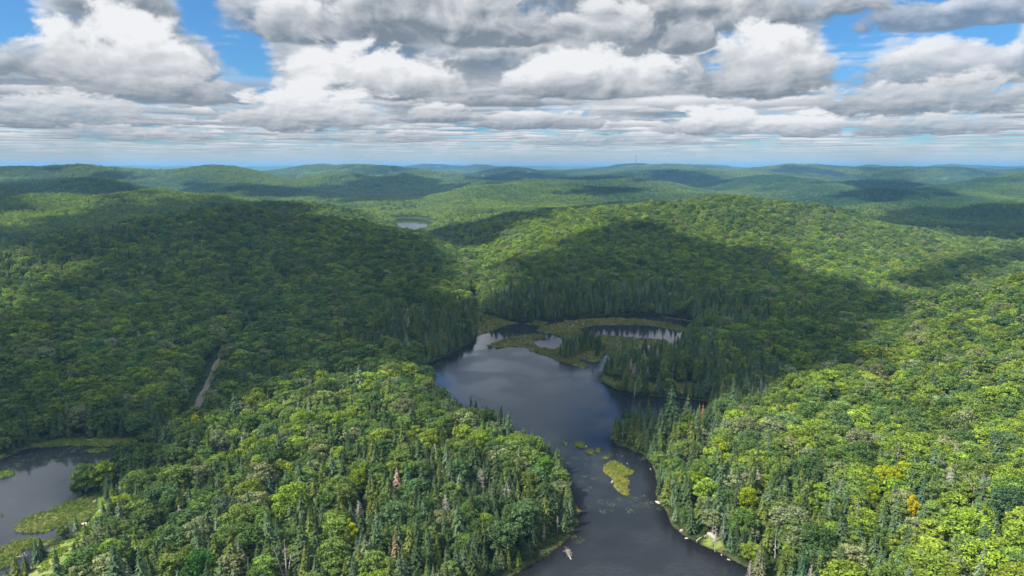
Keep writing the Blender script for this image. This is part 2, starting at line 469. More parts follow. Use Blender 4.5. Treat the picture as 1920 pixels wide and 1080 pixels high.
def base_height(x, y):
    r = np.hypot(x, y)
    b = np.interp(r, [0, 300, 700, 1500, 2500, 5000, 9000, 14000, 20000, 60000], [7, 6, 6, 7, 9, 16, 34, 52, 66, 70])
    amp = np.interp(r, [0, 400, 1000, 3000, 7000, 12000, 60000], [2.5, 5, 9, 16, 34, 66, 74])
    sc = 170.0
    n = fbm(x, y, 170.0, 4)
    n2 = fbm(x + 800, y - 300, 620.0, 3, 3.3)
    n3 = fbm(x, y, 2600.0, 4, 7.7)
    far = np.clip((r - 5000) / 6000, 0, 1)
    near = 1 - np.clip((r - 900) / 900, 0, 1)
    return b + amp * (n * 0.55 * (1 - far) + n2 * (1 - far) * (1 - 0.6 * near) + (1.9 * np.abs(n3) + 0.5 * fbm(x, y, 900.0, 3, 1.2)) * far)


# hollows between the hills: (pixel, forward distance) along the floor, floor height, half width
HOLLOWS = [([(1640, 570, 610), (1740, 558, 620), (1850, 532, 650), (1990, 520, 680), (2200, 500, 700)], 4.0, 48),
           ([(775, 436, 1440), (770, 446, 1300), (775, 452, 1180), (800, 462, 1050)], 1.5, 34),
           ([(880, 482, 1000), (895, 500, 860), (898, 540, 740), (900, 585, 640)], 3.0, 30)]
_hw = [(np.array([PD(*p)[:2] for p in pts]), f, w_) for pts, f, w_ in HOLLOWS]


def height(x, y, lakes=True):
    b = base_height(x, y)
    acc = np.zeros_like(x)
    q = 4.0
    for pts, wf, wb in _rw:
        W = max(wf, wb)
        x0, x1 = pts[:, 0].min() - 3 * W, pts[:, 0].max() + 3 * W
        y0, y1 = pts[:, 1].min() - 3 * W, pts[:, 1].max() + 3 * W
        k = (x > x0) & (x < x1) & (y > y0) & (y < y1)
        if not k.any():
            continue
        xs, ys = x[k], y[k]
        d = np.full(xs.shape, 1e18)
        sw = np.zeros(xs.shape)
        z = np.zeros(xs.shape)
        yc = np.zeros(xs.shape)
        for i in range(len(pts) - 1):
            ax_, ay_, az_ = pts[i]
            ex, ey, ez = pts[i + 1] - pts[i]
            t = np.clip(((xs - ax_) * ex + (ys - ay_) * ey) / (ex * ex + ey * ey), 0, 1)
            d2 = (xs - ax_ - t * ex) ** 2 + (ys - ay_ - t * ey) ** 2
            d = np.minimum(d, d2)
            wgt = 1.0 / (d2 + (0.12 * W) ** 2) ** 2
            sw += wgt
            z += wgt * (az_ + t * ez)
            yc += wgt * (ay_ + t * ey)
        d = np.sqrt(d)
        z /= sw
        yc /= sw
        wl = wf + (wb - wf) * np.clip((ys - yc) / (0.3 * W) * 0.5 + 0.5, 0, 1)
        wob = 1 + 0.30 * fbm(xs, ys, W * 0.9, 3, W * 0.01)
        dd = d / (wl * wob)
        prof = 1.0 / (1.0 + dd ** 2 * 0.55) ** 2.2 * np.exp(-(dd / 1.9) ** 4)
        acc[k] += np.maximum(z * prof, 0) ** q
    for (dx_, dy_, z, w1, w2, an) in DOMES:
        k = (np.abs(x - dx_) < 3.2 * w2) & (np.abs(y - dy_) < 3.2 * w2)
        if k.any():
            xs, ys = x[k] - dx_, y[k] - dy_
            ca, sa = math.cos(an), math.sin(an)
            dd = np.hypot((xs * ca + ys * sa) / w2, (ys * ca - xs * sa) / w1) * (1 + 0.25 * fbm(x[k], y[k], w1 * 1.4, 2, w2 * .01))
            acc[k] += (z * (1 / (1 + 0.55 * dd ** 2) ** 2.2 * np.exp(-(dd / 1.9) ** 4))) ** q
    h = (np.maximum(b, 0.5) ** q + acc) ** (1 / q)
    det = fbm(x, y, 70.0, 3, 5.1) * np.interp(np.hypot(x, y), [0, 300, 900, 6000], [1.5, 2.5, 5.0, 6.0])
    h = h + det
    for pts, f, w_ in _hw:
        k = (np.abs(x - pts[:, 0].mean()) < 420) & (np.abs(y - pts[:, 1].mean()) < 560)
        if k.any():
            d = seg_dist(x[k], y[k], pts, False)[0]
            lim = f + (np.maximum(d - w_ * 0.5, 0) / w_) ** 1.6 * 9.0
            hk = h[k]
            h[k] = np.where(hk > lim, lim + (hk - lim) * np.clip((d - w_) / (w_ * 4), 0, 1), hk)
    h = np.maximum(h, 1.2)
    if lakes:
        h = apply_water(x, y, h)[0]
    return h


def apply_water(x, y, h):
    """signed distance to the shores; returns height, shore distance (negative in water), marsh mask"""
    sdist = np.full(x.shape, 1e6)
    marsh = np.zeros(x.shape)
    for L in LAKES:
        a = np.array(L)
        k = (x > a[:, 0].min() - 130) & (x < a[:, 0].max() + 130) & (y > a[:, 1].min() - 130) & (y < a[:, 1].max() + 130)
        if not k.any():
            continue
        xs, ys = x[k], y[k]
        d = seg_dist(xs, ys, L, True)[0]
        d = np.where(inside(xs, ys, L), -d, d)
        d = d + fbm(xs, ys, 14.0, 3, 1.7) * 2.2 + fbm(xs, ys, 3.5, 2, 2.7) * 0.9
        sdist[k] = np.minimum(sdist[k], d)
    land = sdist.copy()
    hh = h.copy()
    near = sdist < 120
    up = np.clip(sdist / 95.0, 0, 1)
    up = up * up * (3 - 2 * up)
    shore = np.clip(sdist, 0, 200)
    hs = np.minimum(0.25 + shore * 0.22, 2.6) + 0.03 * np.clip(shore - 15, 0, None)
    hl = hs * (1 - up) + h * up
    hw = np.maximum(-4.0, sdist * 0.22) - 0.12
    hh = np.where(near, np.where(sdist >= 0, hl, hw), hh)
    for M in MARSHES:
        a = np.array(M)
        k = (x > a[:, 0].min() - 12) & (x < a[:, 0].max() + 12) & (y > a[:, 1].min() - 12) & (y < a[:, 1].max() + 12)
        if not k.any():
            continue
        xs, ys = x[k], y[k]
        d = seg_dist(xs, ys, M, True)[0]
        d = np.where(inside(xs, ys, M), d, -d)
        d = d + fbm(xs, ys, 9.0, 3, 4.2) * 2.4 + fbm(xs, ys, 2.5, 2, 8.8) * 0.7
        m = np.clip((d + 0.2) / 1.4, 0, 1)
        hm = 0.30 + 0.12 * fbm(xs, ys, 5.0, 2, 6.0)
        cur = hh[k]
        hh[k] = np.where(d > -0.2, np.where(sdist[k] < 3, cur * (1 - m) + hm * m, np.minimum(cur, hm + np.clip(sdist[k], 0, 50) * 0.04)), cur)
        mm = marsh[k]
        marsh[k] = np.maximum(mm, m)
        land[k] = np.maximum(land[k], np.where(d > 0, 0.5, -1e6))
    k = (np.abs(x - np.mean([p[0] for p in ISLAND])) < 90) & (np.abs(y - np.mean([p[1] for p in ISLAND])) < 90)
    if k.any():
        d = seg_dist(x[k], y[k], ISLAND, True)[0]
        d = np.where(inside(x[k], y[k], ISLAND), d, -d)
        hh[k] = np.where(d > 0, np.maximum(hh[k], np.minimum(0.3 + d * 0.15, 1.5)), hh[k])
    return hh, sdist, marsh


def ground_z(x, y):
    return float(height(np.array([float(x)]), np.array([float(y)]))[0])


def at_ground(px, py, lift=0.0):
    """walk along the pixel's ray to the ground (or a surface lift metres above it)"""
    d = pix_dir(px, py)
    t = np.geomspace(120, 26000, 2600)
    x, y, z = d.x * t, d.y * t, CAM_H + d.z * t
    h = height(x, y) + lift
    k = np.argmax(z < h)
    if not (z < h).any():
        k = len(t) - 1
    return (x[k], y[k], h[k] - lift)


def mat(name):
    m_ = bpy.data.materials.new(name)
    m_.use_nodes = True
    return m_, NT(m_.node_tree)


def finish(nt, shader):
    o = nt.n('ShaderNodeOutputMaterial')
    nt.put(o.inputs['Surface'], shader)


def pbsdf(nt, color, rough=0.8, spec=0.3, normal=None, metal=0.0):
    b = nt.n('ShaderNodeBsdfPrincipled')
    nt.put(b.inputs['Base Color'], color)
    nt.put(b.inputs['Roughness'], rough)
    nt.put(b.inputs['Specular IOR Level'], spec)
    nt.put(b.inputs['Metallic'], metal)
    if normal is not None:
        nt.put(b.inputs['Normal'], normal)
    return b.outputs[0]


def mesh_np(name, V, F, mats, smooth=False, mi=None):
    """V (n,3), F (m,3|4) arrays -> mesh datablock"""
    V = np.asarray(V, np.float32)
    F = np.asarray(F, np.int32)
    me = bpy.data.meshes.new(name)
    n, k = F.shape
    me.vertices.add(len(V))
    me.vertices.foreach_set('co', V.ravel())
    me.loops.add(n * k)
    me.loops.foreach_set('vertex_index', F.ravel())
    me.polygons.add(n)
    me.polygons.foreach_set('loop_start', np.arange(0, n * k, k, dtype=np.int32))
    me.polygons.foreach_set('loop_total', np.full(n, k, np.int32))
    for m_ in mats:
        me.materials.append(m_)
    if mi is not None:
        me.polygons.foreach_set('material_index', np.asarray(mi, np.int32))
    me.polygons.foreach_set('use_smooth', np.full(n, smooth, bool))
    me.update(calc_edges=True)
    return me


def link(name, me, **props):
    o = bpy.data.objects.new(name, me)
    COL.objects.link(o)
    for k_, v_ in props.items():
        o[k_] = v_
    return o


# ---------------------------------------------------------------- ground sheet on a fan of rings
def ground_sheet():
    az = np.concatenate([np.arange(-180, -52, 4.0), np.arange(-52, -40, 0.5), np.arange(-40, 40.001, 0.12), np.arange(40.5, 52, 0.5), np.arange(52, 180, 4.0)])
    az = np.radians(az)
    rs = [8.0]
    while rs[-1] < 27000:
        r = rs[-1]
        g = 0.05 if r < 120 else 0.0055 if r < 760 else 0.009 if r < 2500 else 0.012 if r < 12000 else 0.03
        rs.append(r * (1 + g))
    rs = np.array(rs)
    A, Rr = np.meshgrid(az, rs)
    x, y = np.sin(A) * Rr, np.cos(A) * Rr
    h = height(x.ravel(), y.ravel(), lakes=False)
    h, sdist, marsh = apply_water(x.ravel(), y.ravel(), h)
    V = np.stack([x.ravel(), y.ravel(), h], 1)
    na, nr = len(az), len(rs)
    i = np.arange(nr - 1)[:, None] * na
    j = np.arange(na)[None, :]
    j2 = (j + 1) % na
    F = np.stack([(i + j), (i + j2), (i + na + j2), (i + na + j)], -1).reshape(-1, 4)[:, ::-1]
    c = len(V)
    V = np.vstack([V, [[0, 0, ground_z(0, 0)]]])
    me = mesh_np("ground", V, F, [], smooth=True)
    at = me.attributes.new("marsh", 'FLOAT', 'POINT')
    at.data.foreach_set('value', np.append(marsh, 0).astype(np.float32))
    at = me.attributes.new("shore", 'FLOAT', 'POINT')
    at.data.foreach_set('value', np.append(np.clip(sdist, -50, 50), 50).astype(np.float32))
    xs, ys = x.ravel(), y.ravel()
    op = np.zeros(xs.size + 1)
    k = np.where((np.hypot(xs, ys) < 420) & (ys > 0))[0]
    for poly in (OPENING, LEDGE):
        d = seg_dist(xs[k], ys[k], poly, True)[0]
        d = np.where(inside(xs[k], ys[k], poly), d, -d)
        op[k] = np.maximum(op[k], np.clip(d / 1.5 + 0.5, 0, 1))
    at = me.attributes.new("clearing", 'FLOAT', 'POINT')
    at.data.foreach_set('value', op.astype(np.float32))
    return me, (rs, az, x, y, h)


gme, gdat = ground_sheet()
m_ground, g = mat("forest_floor")
geo = g.n('ShaderNodeNewGeometry')
pos = geo.outputs['Position']
ma = g.n('ShaderNodeAttribute', attribute_name="marsh").outputs['Fac']
sh = g.n('ShaderNodeAttribute', attribute_name="shore").outputs['Fac']
n1 = g.noise(pos, 0.35, 5, 0.6).outputs[0]
n2 = g.noise(pos, 0.035, 4, 0.6).outputs[0]
n3 = g.noise(pos, 1.6, 3, 0.6).outputs[0]
floor_c = g.mix(g.rng(n1, 0.35, 0.65), (0.012, 0.020, 0.007), (0.030, 0.050, 0.014))
# far woods seen as a closed canopy: mottled greens, with stands of their own colour
vor = g.n('ShaderNodeTexVoronoi')
g.put(vor.inputs['Vector'], pos)
vor.inputs['Scale'].default_value = 0.075
stand = g.noise(pos, 0.0035, 4, 0.6).outputs[0]
canopy = g.mix(g.rng(stand, 0.40, 0.60), (0.026, 0.058, 0.020), (0.060, 0.115, 0.026))
canopy = g.mix(g.m('MULTIPLY', g.sep(vor.outputs['Color'])[0], 0.5), canopy, (0.024, 0.050, 0.016))
dist = g.vm('LENGTH', pos)
farf = g.rng(dist, 1300.0, 2200.0)
col = g.mix(farf, floor_c, canopy)
marsh_c = g.mix(g.rng(n2, 0.40, 0.62), (0.096, 0.118, 0.030), (0.135, 0.128, 0.050))
marsh_c = g.mix(g.rng(n1, 0.45, 0.7), marsh_c, (0.050, 0.075, 0.016))
marsh_c = g.mix(g.m('MULTIPLY', g.rng(n3, 0.5, 0.75), 0.6), marsh_c, (0.150, 0.145, 0.065))
col = g.mix(ma, col, marsh_c)
bank = g.m('MULTIPLY', g.rng(sh, 3.5, 0.5), g.m('SUBTRACT', 1.0, ma))
col = g.mix(g.m('MULTIPLY', bank, 0.8), col, g.mix(g.rng(n1, 0.4, 0.6), (0.026, 0.030, 0.012), (0.050, 0.052, 0.022)))
clr = g.n('ShaderNodeAttribute', attribute_name="clearing").outputs['Fac']
grass = g.mix(g.rng(n2, 0.42, 0.58), (0.100, 0.150, 0.026), (0.165, 0.175, 0.060))
grass = g.mix(g.m('MULTIPLY', g.rng(n1, 0.55, 0.72), 0.7), grass, (0.30, 0.27, 0.19))
col = g.mix(g.m('MULTIPLY', clr, g.m('SUBTRACT', 1.0, ma)), col, grass)
bed = g.rng(sh, 0.4, -0.8)
bed = g.m('MULTIPLY', bed, g.m('SUBTRACT', 1.0, ma))
col = g.mix(bed, col, (0.030, 0.017, 0.008))
bump = g.n('ShaderNodeBump')
bump.inputs['Strength'].default_value = 1.0
g.put(bump.inputs['Distance'], g.mix(farf, (0.5, 0.5, 0.5), (9.0, 9.0, 9.0)))
bh = g.mix(farf, g.noise(pos, 1.2, 4, 0.6).outputs[0], g.m('SUBTRACT', 1.0, vor.outputs['Distance']))
g.put(bump.inputs['Height'], bh)
finish(g, pbsdf(g, col, 0.95, 0.1, bump.outputs[0]))
gme.materials.append(m_ground)
ground = link("ground", gme, kind="structure", label="forest floor, wooded hills and marsh reaching to the horizon")

# ---------------------------------------------------------------- water
m_water, g = mat("dark_lake_water")
tcw = g.n('ShaderNodeNewGeometry').outputs['Position']
wn1 = g.noise(g.vm('MULTIPLY', tcw, (1.0, 0.7, 1.0)), 0.8, 5, 0.66, 0.5).outputs[0]
wn2 = g.noise(tcw, 0.045, 3, 0.5).outputs[0]
calm = g.m('MULTIPLY', g.rng(wn2, 0.42, 0.58, 0.45, 1.0), g.n('ShaderNodeAttribute', attribute_name="wind").outputs['Fac'])
bump = g.n('ShaderNodeBump')
bump.inputs['Distance'].default_value = 0.20
g.put(bump.inputs['Strength'], calm)
g.put(bump.inputs['Height'], wn1)
bw = g.n('ShaderNodeBsdfPrincipled')
g.put(bw.inputs['Base Color'], g.mix(g.rng(wn2, 0.3, 0.7), (0.010, 0.012, 0.014), (0.014, 0.016, 0.018)))
bw.inputs['Roughness'].default_value = 0.06
bw.inputs['IOR'].default_value = 1.333
g.put(bw.inputs['Normal'], bump.outputs[0])
# peaty water: the first half metre over the banks is seen through
dep = g.n('ShaderNodeBsdfTransparent')
dep.inputs[0].default_value = (0.42, 0.24, 0.10, 1)
sha = g.n('ShaderNodeAttribute', attribute_name="shore").outputs['Fac']
mixs = g.n('ShaderNodeMixShader')
g.put(mixs.inputs[0], g.rng(sha, -7.0, 0.0, 0.0, 0.5))
g.put(mixs.inputs[1], bw.outputs[0])
g.put(mixs.inputs[2], dep.outputs[0])
finish(g, mixs.outputs[0])


def water_sheet(name, L, label, step, windy=1.0):
    a = np.array(L)
    x0, y0 = a.min(0) - 8
    x1, y1 = a.max(0) + 8
    nx, ny = int((x1 - x0) / step) + 2, int((y1 - y0) / step) + 2
    X, Y = np.meshgrid(np.linspace(x0, x1, nx), np.linspace(y0, y1, ny))
    _, sdist, _ = apply_water(X.ravel(), Y.ravel(), np.zeros(X.size))
    V = np.stack([X.ravel(), Y.ravel(), np.zeros(X.size)], 1)
    i = np.arange(ny - 1)[:, None] * nx
    j = np.arange(nx - 1)[None, :]
    F = np.stack([i + j, i + j + 1, i + nx + j + 1, i + nx + j], -1).reshape(-1, 4)
    keep = (sdist[F] < 6).any(1)
    F = F[keep]
    used = np.unique(F)
    re = -np.ones(len(V), int)
    re[used] = np.arange(len(used))
    me = mesh_np(name, V[used], re[F], [m_water], smooth=True)
    at = me.attributes.new("shore", 'FLOAT', 'POINT')
    at.data.foreach_set('value', np.clip(sdist[used], -50, 50).astype(np.float32))
    vx, vy = V[used][:, 0], V[used][:, 1]
    wind = np.clip((-sdist[used] - 2) / 16, 0.16, 1) * windy
    for (px, py, rad) in ((1190, 620, 75), (950, 612, 60), (1290, 770, 50), (1240, 655, 35), (1080, 640, 45)):
        cx_, cy_ = P0(px, py)
        wind = wind * (1 - 0.9 * np.exp(-(((vx - cx_) ** 2 + (vy - cy_) ** 2) / rad ** 2) ** 2))
    at = me.attributes.new("wind", 'FLOAT', 'POINT')
    at.data.foreach_set('value', wind.astype(np.float32))
    return link(name, me, kind="structure", label=label)


water_sheet("water", LAKE, "dark lake narrowing between two wooded shores", 2.0)
water_sheet("water", LAKE2, "pond with floating marsh at the lower left", 2.0, 0.18)
water_sheet("water", LAKE3, "small pale lake far off in the valley", 5.0, 0.12)

# ---------------------------------------------------------------- gravel track draped on the hill
m_track, g = mat("gravel")
pos = g.n('ShaderNodeNewGeometry').outputs['Position']
tn = g.noise(pos, 0.8, 5, 0.65).outputs[0]
finish(g, pbsdf(g, g.mix(g.rng(tn, 0.35, 0.65), (0.10, 0.088, 0.07), (0.19, 0.165, 0.135)), 0.95, 0.1))


def ribbon(name, path, width, label):
    p = np.array(path, float)
    s = np.r_[0, np.cumsum(np.hypot(*np.diff(p, axis=0).T))]
    t = np.arange(0, s[-1], 1.5)
    cx_, cy_ = np.interp(t, s, p[:, 0]), np.interp(t, s, p[:, 1])
    ker = np.ones(9) / 9
    cx_ = np.convolve(np.pad(cx_, 4, 'edge'), ker, 'valid')
    cy_ = np.convolve(np.pad(cy_, 4, 'edge'), ker, 'valid')
    tx, ty = np.gradient(cx_), np.gradient(cy_)
    L = np.hypot(tx, ty)
    nx_, ny_ = -ty / L, tx / L
    cols = np.linspace(-0.5, 0.5, 6)
    wv = width * (1 + 0.18 * np.sin(t * 0.21) + 0.1 * np.sin(t * 0.57))
    X = cx_[:, None] + nx_[:, None] * cols * wv[:, None]
    Y = cy_[:, None] + ny_[:, None] * cols * wv[:, None]
    Z = height(X.ravel(), Y.ravel()) + 0.25
    V = np.stack([X.ravel(), Y.ravel(), Z], 1)
    n, k = X.shape
    i = np.arange(n - 1)[:, None] * k
    j = np.arange(k - 1)[None, :]
    F = np.stack([i + j, i + j + 1, i + k + j + 1, i + k + j], -1).reshape(-1, 4)
    return link(name, mesh_np(name, V, F, [m_track], smooth=True), kind="structure", label=label)


ribbon("gravel_track", TRACK, 3.8, "pale gravel track climbing through the shaded forest on the left hill")

# ================================================================ FOLIAGE
def leaf_material(name, trans=0.22):
    m_, g = mat(name)
    t1 = g.n('ShaderNodeAttribute', attribute_type='INSTANCER', attribute_name="tint").outputs['Color']
    v1 = g.n('ShaderNodeAttribute', attribute_name="v").outputs['Fac']
    c = g.vm('SCALE', t1, scale=v1)
    df = g.n('ShaderNodeBsdfDiffuse')
    g.put(df.inputs['Color'], c)
    tr = g.n('ShaderNodeBsdfTranslucent')
    g.put(tr.inputs['Color'], g.vm('MULTIPLY', c, (1.15, 1.2, 0.55)))
    mx = g.n('ShaderNodeMixShader')
    mx.inputs[0].default_value = trans
    g.put(mx.inputs[1], df.outputs[0])
    g.put(mx.inputs[2], tr.outputs[0])
    finish(g, mx.outputs[0])
    return m_


m_leaf = leaf_material("broad_leaves", 0.30)
m_needle = leaf_material("needles", 0.12)
m_bark, g = mat("bark")
pos = g.n('ShaderNodeTexCoord').outputs['Object']
bn = g.noise(g.vm('MULTIPLY', pos, (3.0, 3.0, 0.7)), 2.0, 4, 0.6).outputs[0]
finish(g, pbsdf(g, g.mix(g.rng(bn, 0.35, 0.65), (0.045, 0.035, 0.026), (0.13, 0.11, 0.09)), 0.95, 0.1))
m_dead, g = mat("bleached_wood")
pos = g.n('ShaderNodeTexCoord').outputs['Object']
bn = g.noise(g.vm('MULTIPLY', pos, (3.0, 3.0, 0.7)), 2.0, 4, 0.6).outputs[0]
finish(g, pbsdf(g, g.mix(g.rng(bn, 0.35, 0.65), (0.20, 0.17, 0.145), (0.46, 0.41, 0.36)), 0.9, 0.15))


class Tris:
    """gathers triangles and per-face brightness"""
    def __init__(self):
        self.v, self.f, self.b, self.n = [], [], [], 0

    def add(self, V, F, b):
        V = np.asarray(V, float).reshape(-1, 3)
        F = np.asarray(F, int).reshape(-1, 3)
        self.v.append(V)
        self.f.append(F + self.n)
        self.b.append(np.broadcast_to(np.asarray(b, float), (len(F),)))
        self.n += len(V)

    def mesh(self, name, mats, smooth=False):
        V, F, B = np.concatenate(self.v), np.concatenate(self.f), np.concatenate(self.b)
        me = mesh_np(name, V, F, mats, smooth)
        at = me.attributes.new("v", 'FLOAT', 'FACE')
        at.data.foreach_set('value', B.astype(np.float32))
        return me


def unit(v):
    return v / (np.linalg.norm(v, axis=-1, keepdims=True) + 1e-9)


def leaf_quads(T, C, N, size, rg, b, asp=1.0):
    """bent little leaf sprays at C facing N"""
    n = len(C)
    r = rg.normal(size=(n, 3))
    U = unit(np.cross(N, r))
    W = np.cross(N, U)
    s = (size * rg.uniform(0.65, 1.3, n))[:, None]
    k = rg.uniform(-0.25, 0.25, (n, 4, 1)) * s[:, None]
    P = np.stack([C - U * s * .5 * asp, C - W * s * .5, C + U * s * .5 * asp, C + W * s * .5], 1) + N[:, None] * k
    F = np.arange(n)[:, None] * 4
    F = np.concatenate([F + [0, 1, 2], F + [0, 2, 3]], 0)
    T.add(P.reshape(-1, 3), F, np.concatenate([b, b]))


def broad_crown(seed, H=13.5, RAD=3.9, n_lobes=34, n_leaf=66, leaf=0.50, shape=0.0, base=0.14):
    rg = np.random.default_rng(seed)
    T = Tris()
    zc_, rz = H * (base + 1) / 2 + 0.1, H * (1 - base) / 2
    lob = []
    # main lobes over the dome, a few tucked below
    i = 0
    ph = rg.uniform(0, 6.28)
    for i in range(n_lobes):
        u = (i + 0.5) / n_lobes
        z = 1 - 1.7 * u ** 1.1 + rg.normal() * 0.06
        z = np.clip(z, -0.8, 0.98)
        rr = math.sqrt(max(0, 1 - z * z)) ** (0.85 + shape)
        a = ph + i * 2.39996 + rg.normal() * 0.25
        out = rg.uniform(0.66, 0.92) * (1 + 0.14 * math.sin(2 * a + seed) + 0.1 * math.sin(3 * a + 2 * seed))
        lob.append((math.cos(a) * rr * RAD * out, math.sin(a) * rr * RAD * out, zc_ + z * rz * rg.uniform(0.74, 0.98), RAD * rg.uniform(0.22, 0.40)))
    for (x, y, z, r) in lob:
        n = int(n_leaf * (r / (0.31 * RAD)) ** 2)
        N = unit(rg.normal(size=(n, 3)) + [0, 0, 0.55])
        rad = r * rg.uniform(0.72, 1.08, (n, 1))
        C = np.array([x, y, z]) + N * rad * [1, 1, 0.72]
        N2 = unit(N + rg.normal(size=(n, 3)) * 0.42)
        leaf_quads(T, C, N2, leaf, rg, rg.uniform(0.62, 1.38, n) * rg.uniform(0.78, 1.22))
    # sparse inner leaves
    n = n_lobes * 8
    N = unit(rg.normal(size=(n, 3)))
    C = N * rg.uniform(0.2, 0.75, (n, 1)) * [RAD, RAD, rz] + [0, 0, zc_]
    leaf_quads(T, C, unit(N + rg.normal(size=(n, 3)) * 0.5), leaf * 1.5, rg, rg.uniform(0.7, 1.1, n))
    return T


def spruce_crown(seed, H=14.0, RAD=1.9, levels=26, fade=1.0, droop=0.42, gaps=0.06, base=0.10, sub=4):
    rg = np.random.default_rng(seed)
    T = Tris()
    for li in range(levels):
        u = (li + rg.uniform(-0.25, 0.25)) / levels
        z = H * (base + (1 - base) * u)
        prof = (1 - u) ** 0.82 * (0.55 + 0.45 * min(1, u * 5 + 0.3)) + 0.035
        n = max(4, int(round(10 - 4 * u)))
        a0 = rg.uniform(0, 6.28)
        for j in range(n):
            if rg.random() < gaps:
                continue
            a = a0 + 6.283 * j / n + rg.normal() * 0.18
            L = RAD * prof * rg.uniform(0.72, 1.18)
            dr = droop * L * rg.uniform(0.6, 1.3)
            ca, sa = math.cos(a), math.sin(a)
            b = rg.uniform(0.75, 1.22)
            wdt = max(0.16, L * 0.42)
            zz = z + rg.normal() * 0.12
            # bough: an arrow of sprays bending down, tips lifting a little
            for s in range(sub):
                t0, t1 = s / sub * 0.85, (s + 1.35) / sub
                t1 = min(t1, 1.05)
                w0 = wdt * (1.15 - t0) * rg.uniform(0.75, 1.2)
                q0, q1 = L * t0, L * t1
                z0, z1 = zz - dr * t0 ** 1.2, zz - dr * t1 ** 1.2 - 0.12
                V = [(ca * q0 - sa * w0, sa * q0 + ca * w0, z0 - 0.18 * w0), (ca * q0 + sa * w0, sa * q0 - ca * w0, z0 - 0.18 * w0),
                     (ca * q1, sa * q1, z1 + rg.uniform(-0.05, 0.12)), (ca * (q0 * 0.9), sa * (q0 * 0.9), z0 + 0.16)]
                T.add(V, [(0, 3, 2), (3, 1, 2)], b * rg.uniform(0.88, 1.12))
    # leader
    T.add([(0.10, 0, H * 0.93), (-0.06, 0.09, H * 0.93), (-0.06, -0.09, H * 0.93), (0, 0, H * 1.035)], [(0, 1, 3), (1, 2, 3), (2, 0, 3)], 1.1)
    return T


def tube(T, p, q, r0, r1, n=6, b=1.0):
    p, q = np.array(p, float), np.array(q, float)
    d = unit(q - p)
    u = unit(np.cross(d, [0.3, 0.9, 0.1]))
    w_ = np.cross(d, u)
    a = np.arange(n) / n * 6.28318
    ring = np.cos(a)[:, None] * u + np.sin(a)[:, None] * w_
    V = np.concatenate([p + ring * r0, q + ring * r1, [q]])
    F = []
    for i in range(n):
        j = (i + 1) % n
        F += [(i, j, n + j), (i, n + j, n + i), (n + i, n + j, 2 * n)]
    T.add(V, F, b)


def broad_trunk(seed, H):
    rg = np.random.default_rng(seed + 900)
    T = Tris()
    bend = rg.normal(size=2) * 0.35
    p0, p1, p2 = np.array([0, 0, -0.6]), np.array([bend[0] * .5, bend[1] * .5, H * 0.28]), np.array([bend[0], bend[1], H * 0.55])
    tube(T, p0, p1, 0.24, 0.19)
    tube(T, p1, p2, 0.19, 0.12)
    for i in range(6):
        a = i * 1.1 + rg.uniform(0, 1)
        s = p1 + (p2 - p1) * rg.uniform(0.1, 1)
        e = s + np.array([math.cos(a) * 1.9, math.sin(a) * 1.9, rg.uniform(1.4, 3.0)])
        tube(T, s, e, 0.085, 0.02, 5)
    return T


def spruce_trunk(H):
    T = Tris()
    tube(T, (0, 0, -0.6), (0, 0, H * 0.5), 0.17, 0.10)
    tube(T, (0, 0, H * 0.5), (0, 0, H * 0.97), 0.10, 0.02)
    return T


def snag(seed, H=12.0, stems=1, dense=26, lean=0.04, twig=1.5, thick=0.16):
    """bleached dead tree: stem(s), snapped top, bare boughs with twigs"""
    rg = np.random.default_rng(seed + 50)
    T = Tris()
    for s in range(stems):
        a = rg.uniform(0, 6.28)
        ln = lean + (0.12 if stems > 1 else 0) * rg.uniform(0.6, 1.5)
        h = H * rg.uniform(0.75, 1.0)
        pts = [np.array([math.cos(a) * 0.2 * s, math.sin(a) * 0.2 * s, -0.5])]
        k = 5
        for i in range(k):
            t = (i + 1) / k
            pts.append(np.array([math.cos(a) * ln * h * t, math.sin(a) * ln * h * t, h * t]) + np.r_[rg.normal(size=2) * 0.07 * t, 0])
        for i in range(k):
            tube(T, pts[i], pts[i + 1], thick * (1 - 0.16 * i), thick * (1 - 0.16 * (i + 1)), 6, rg.uniform(0.85, 1.1))
        for i in range(dense):
            t = rg.uniform(0.25, 0.98)
            x = t * k
            j = min(int(x), k - 1)
            p = pts[j] + (pts[j + 1] - pts[j]) * (x - j)
            b = rg.uniform(0, 6.28)
            L = twig * (1.15 - t) * rg.uniform(0.5, 1.3)
            e = p + np.array([math.cos(b) * L, math.sin(b) * L, rg.uniform(-0.25, 0.5) * L])
            tube(T, p, e, 0.045, 0.015, 4)
            for q in range(2):
                m_ = p + (e - p) * rg.uniform(0.4, 0.9)
                tube(T, m_, m_ + rg.normal(size=3) * 0.33 * L, 0.025, 0.01, 3)
    return T


def bare_crown(seed, H=11.0, RAD=3.2):
    """leafless pale broadleaf: forking fine limbs"""
    rg = np.random.default_rng(seed + 70)
    T = Tris()

    def grow(p, d, L, r, k):
        q = p + d * L
        tube(T, p, q, r, r * 0.65, 5 if k < 2 else 3)
        if k >= 4:
            return
        for i in range(3 if k < 3 else 2):
            nd = unit(d + rg.normal(size=3) * 0.5 + [0, 0, 0.10])
            grow(q, nd, L * rg.uniform(0.6, 0.85), r * 0.6, k + 1)
    grow(np.array([0, 0, -0.4]), np.array([0, 0, 1.0]), H * 0.36, 0.16, 0)
    return T


